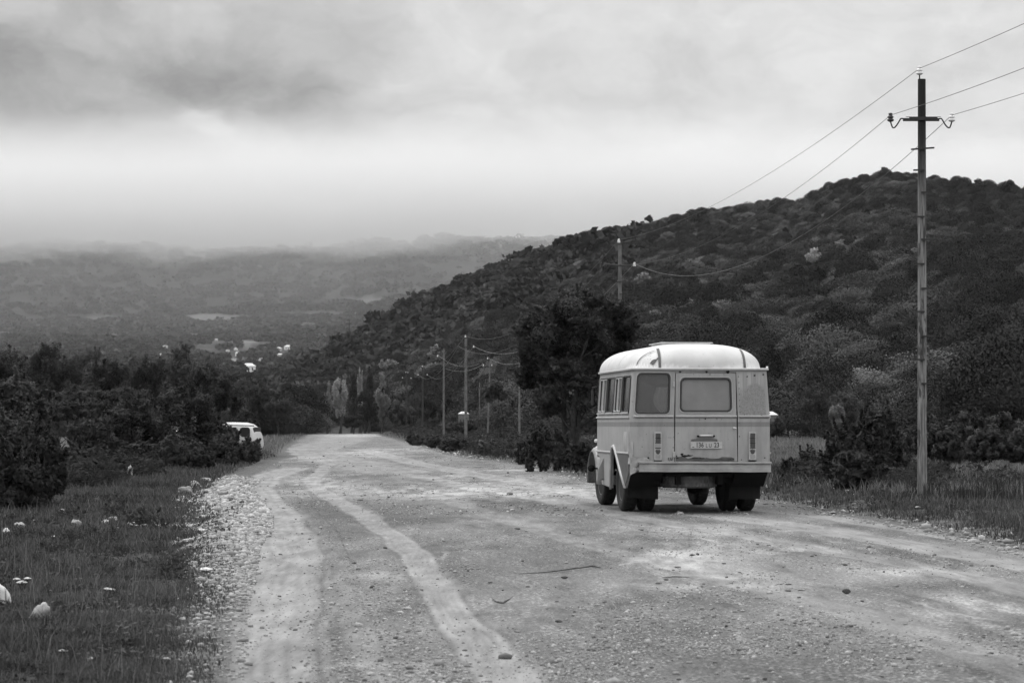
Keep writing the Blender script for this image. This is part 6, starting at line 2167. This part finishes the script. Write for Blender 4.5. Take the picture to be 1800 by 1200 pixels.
for q, (px, py, w, h, mt, lab, ln) in enumerate(ROCKS):
    rock(px, py, w, h, mt, lab, seed=q, lean=ln)
# loose stones lying on the road: (px, py, w)
RS_ = [(1486, 1042, 14, 13), (982, 1091, 12, 7), (1145, 1070, 5, 4), (1226, 974, 7, 5), (1191, 996, 14, 5), (1157, 1024, 15, 5), (1170, 1018, 9, 4), (678, 962, 7, 5), (654, 1032, 10, 6), (697, 1166, 17, 6), (748, 1183, 12, 4), (1258, 1181, 9, 7),
       (1343, 1193, 9, 7), (1404, 1133, 8, 6), (1353, 1177, 16, 9), (1740, 1146, 10, 5), (1706, 993, 9, 4), (1742, 993, 10, 6), (1708, 1043, 10, 4), (1528, 960, 10, 4), (1642, 974, 8, 4), (1384, 1036, 13, 4), (1408, 1035, 16, 5), (1385, 1025, 14, 4),
       (1484, 994, 8, 5), (1508, 999, 7, 4), (1552, 1005, 6, 4), (1272, 990, 9, 4), (1216, 975, 8, 5), (1250, 1069, 8, 4), (1472, 1074, 7, 5), (1568, 1087, 7, 5), (1601, 1089, 5, 4), (1514, 1057, 8, 4), (1256, 1164, 9, 4), (820, 1146, 10, 3), (862, 1025, 8, 4),
       (928, 1031, 7, 4), (884, 1037, 6, 3), (995, 990, 8, 5), (919, 987, 5, 4), (1025, 956, 4, 4), (992, 1016, 12, 6), (1128, 932, 6, 3), (1002, 936, 5, 4), (910, 929, 12, 4), (926, 933, 8, 4), (893, 832, 6, 4), (833, 842, 3, 3), (762, 843, 4, 3),
       (824, 1194, 8, 5), (977, 1183, 7, 6), (1145, 1172, 9, 4), (1048, 1191, 8, 5), (1192, 1192, 9, 4), (532, 939, 4, 3), (566, 933, 3, 3), (1095, 1105, 4, 3), (818, 1137, 11, 4), (649, 1141, 8, 4), (633, 1131, 9, 3), (1560, 1120, 5, 3), (1500, 1141, 4, 3),
       (1680, 1171, 5, 4), (1614, 1146, 6, 3), (1790, 1164, 10, 5), (1548, 1187, 8, 4), (1476, 1186, 5, 3), (1364, 1148, 5, 4), (1300, 1127, 6, 4), (1276, 1098, 7, 6), (1222, 1102, 5, 4), (1426, 977, 6, 4), (1433, 975, 4, 3)]
smesh = []
for k in range(6):
    V, Fc = stone_np(900 + k, .62, 2)
    me = np_mesh('loose_stone', V, Fc, 3); smesh.append(me)
def loose_stones():
    g = random.Random(3)
    dark = [np_m.copy() for np_m in smesh]
    for m in dark: m.materials.append(MAT['rock_dark'])
    for m in smesh: m.materials.append(MAT['rock'])
    for q, (px, py, w, h) in enumerate(RS_):
        D = gd(py); x = (px - 900) / F * D
        pale = (q % 7 == 4) or w > 15 or q in (30, 31, 32)
        o = bpy.data.objects.new('loose_stone', (smesh if pale else dark)[q % 6]); C.objects.link(o)
        k = D / F
        o.scale = (w / 2 * k, w / 2.3 * k, h / 1.5 * k); o.rotation_euler = (0, 0, g.uniform(-.4, .4))
        o.location = (x, D, zg(x, D) + h * k * .28)
        lab = 'small pale stone lying loose on the gravel road' if pale else 'small dark stone lying loose on the gravel road'
        if q == 0: lab = 'largest dark stone on the road, standing upright at the right'
        if q == 1: lab = 'dark lump of stone in the open middle foreground of the road'
        tag(o, lab, 'stone', 'loose stones on the road')
loose_stones()
# a long dry stick and a bent strip of rubber on the road
def stick(pts, r, name, label, cat, mat):
    P = []
    for (px, py, lift) in pts:
        D = gd(py); x = (px - 900) / F * D; P.append(Vector((x, D, zg(x, D) + lift)))
    o = MB().tube([p - P[0] for p in P], r, 6).build(name, MAT[mat], None); o.location = P[0]; tag(o, label, cat)
MAT['stick'] = simple('dry_stick', .10, .9, .1, var=.4)
stick([(912, 1008, .005), (960, 1007, .012), (1005, 1002, .02), (1040, 999, .03), (1056, 1000, .02)], [.003, .006, .009, .010, .004], 'stick', 'long thin dry stick lying on the road in front of the bus', 'stick', 'stick')
stick([(864, 1051, .01), (872, 1056, .006), (885, 1059, .01), (895, 1057, .025), (902, 1053, .03)], [.003, .007, .009, .007, .003], 'rubber_strip', 'curled strip of dark rubber lying on the road', 'strip', 'stick')
stick([(1164, 1016, .01), (1185, 1014, .012), (1210, 1013, .006)], [.004, .006, .003], 'stick', 'short dark twig lying on the pale patch of road', 'stick', 'stick')
# white flowers
def umbel(px, py, h, heads, label, s=1.0, seed=0):
    D = gd(py); x = (px - 900) / F * D; z = zg(x, D)
    root = empty('white_flower', (x, D, z)); tag(root, label, 'flower')
    g = random.Random(seed)
    st = MB(); hd = MB()
    for (dx, dz, r) in heads:
        t = Vector((dx, g.uniform(-.03, .03), h + dz))
        st.tube([(0, 0, 0), (t.x * .5, t.y * .4, t.z * .6), t], [.004, .003, .002], 5)
        for k in range(26):
            a = g.uniform(0, 2 * PI); q = r * math.sqrt(g.random())
            c = t + Vector((q * math.cos(a), q * math.sin(a), .012 - q * q / r * .35))
            hd.lathe([(.001, 0), (.011 * s, .002), (.009 * s, .007), (.001, .009)], 6, Matrix.Translation(c))
            if k % 3 == 0: st.tube([t - Vector((0, 0, .03)), c], [.0015, .001], 4)
    st.build('stem', MAT['weed'], root); hd.build('blossom', MAT['petal'], root)
umbel(42, 1045, .10, [(0, .0, .042), (-.055, .02, .024), (.045, .028, .026)], 'white flower with three flat heads in the left grass', seed=1)
umbel(193, 1050, .055, [(-.02, .003, .025), (.015, 0, .032)], 'white flower with two flat heads right of the three headed one', seed=2)
umbel(115, 1155, .05, [(0, 0, .022)], 'single white flower head low in the bottom left grass', seed=3)
def flowering_plant():
    D = 66; px = 230; x = (px - 900) / F * D; z = zg(x, D)
    root = empty('flowering_plant', (x, D, z)); tag(root, 'tall plant covered in white blossoms below the left thicket', 'plant')
    top = CAMZ + (HOR - 816) / F * D - z
    V, Fc, N = crown_np(420, .10, .10, .20, .035, nl=12, seed=4, lump=.4, fill=.3, aspect=1.1)
    link('blossom', leafy('blossom', V + np.array([0, -.05, top - .2]), Fc, N), MAT['petal'], root)
    V, Fc, N = crown_np(500, .2, .2, top * .4, .06, nl=14, seed=8, lump=.4, fill=.3)
    link('foliage', leafy('foliage', V + np.array([0, 0, top * .4]), Fc, N), MAT['leaf_mid'], root)
flowering_plant()
def rosette():
    px, py = 108, 938; D = gd(py); x = (px - 900) / F * D
    m = MB(); g = random.Random(6)
    for k in range(26):
        a = g.uniform(0, 2 * PI); L = g.uniform(.14, .30); e = g.uniform(.15, 1.1); w = L * .22
        d = Vector((math.cos(a), math.sin(a), 0)); s = Vector((-d.y, d.x, 0))
        p = [Vector((0, 0, .02)), d * L * .5 + Vector((0, 0, L * e * .5)), d * L + Vector((0, 0, L * e * .45))]
        m.add([p[0], p[1] + s * w, p[2], p[1] - s * w], [(0, 1, 2, 3)])
    root = m.build('thistle', MAT['leaf_mid'], None); root.location = (x, D, zg(x, D)); tag(root, 'dark broad leaved plant growing between the rocks under the black bush', 'plant')
rosette()
# ================================================================== AIR
def box_obj(name, x0, x1, y0, y1, z0, z1, mat):
    o = MB().box(x0, x1, y0, y1, z0, z1).build(name, mat)
    o['kind'] = 'stuff'
    return o
def haze_mat():
    m, t = new_mat('valley_haze'); b = NB(t)
    v = b.n('ShaderNodeVolumePrincipled')
    v.inputs['Color'].default_value = (.92, .92, .92, 1)
    v.inputs['Density'].default_value = .00003
    v.inputs['Anisotropy'].default_value = 0.0
    b.out(v.outputs[0], True)
    return m
def cloud_mat():
    m, t = new_mat('low_cloud'); b = NB(t)
    co = b.coord('Object')
    sep = b.n('ShaderNodeSeparateXYZ'); b.l(co, sep.inputs[0])
    x, y, z = sep.outputs
    n = b.noise(.0022, 3, .6, b.coord('Object', (1, .5, 2.2)))
    zz = b.math('SUBTRACT', z, b.rng(n, .3, .7, -28, 42))
    lo = b.rng(zz, 264, 326, 0, 1)
    hi = b.rng(z, 345, 430, 1, 0)
    ny = b.rng(y, 2950, 3600, 0, 1)
    mist = b.math('MULTIPLY', b.rng(z, 125, 260, 0, .020), b.rng(n, .3, .7, .5, 1.5))
    k = b.math('MULTIPLY', b.math('MULTIPLY', b.math('ADD', lo, mist), hi), b.math('MULTIPLY', ny, .011))
    k = b.math('ADD', k, b.math('MULTIPLY', b.rng(y, 1350, 2600, 0, .00006), b.math('MULTIPLY', b.rng(z, 300, 430, 1, 0), b.rng(n, .3, .7, .6, 1.4))))
    v = b.n('ShaderNodeVolumePrincipled')
    v.inputs['Color'].default_value = (1, 1, 1, 1)
    b.l(k, v.inputs['Density'])
    b.out(v.outputs[0], True)
    m.cycles.volume_step_rate = 3.0
    return m
box_obj('haze', -2600, 2600, -60, 6500, -12, 440, haze_mat())
box_obj('low_cloud', -2400, 1500, 1300, 5600, -8, 436, cloud_mat())
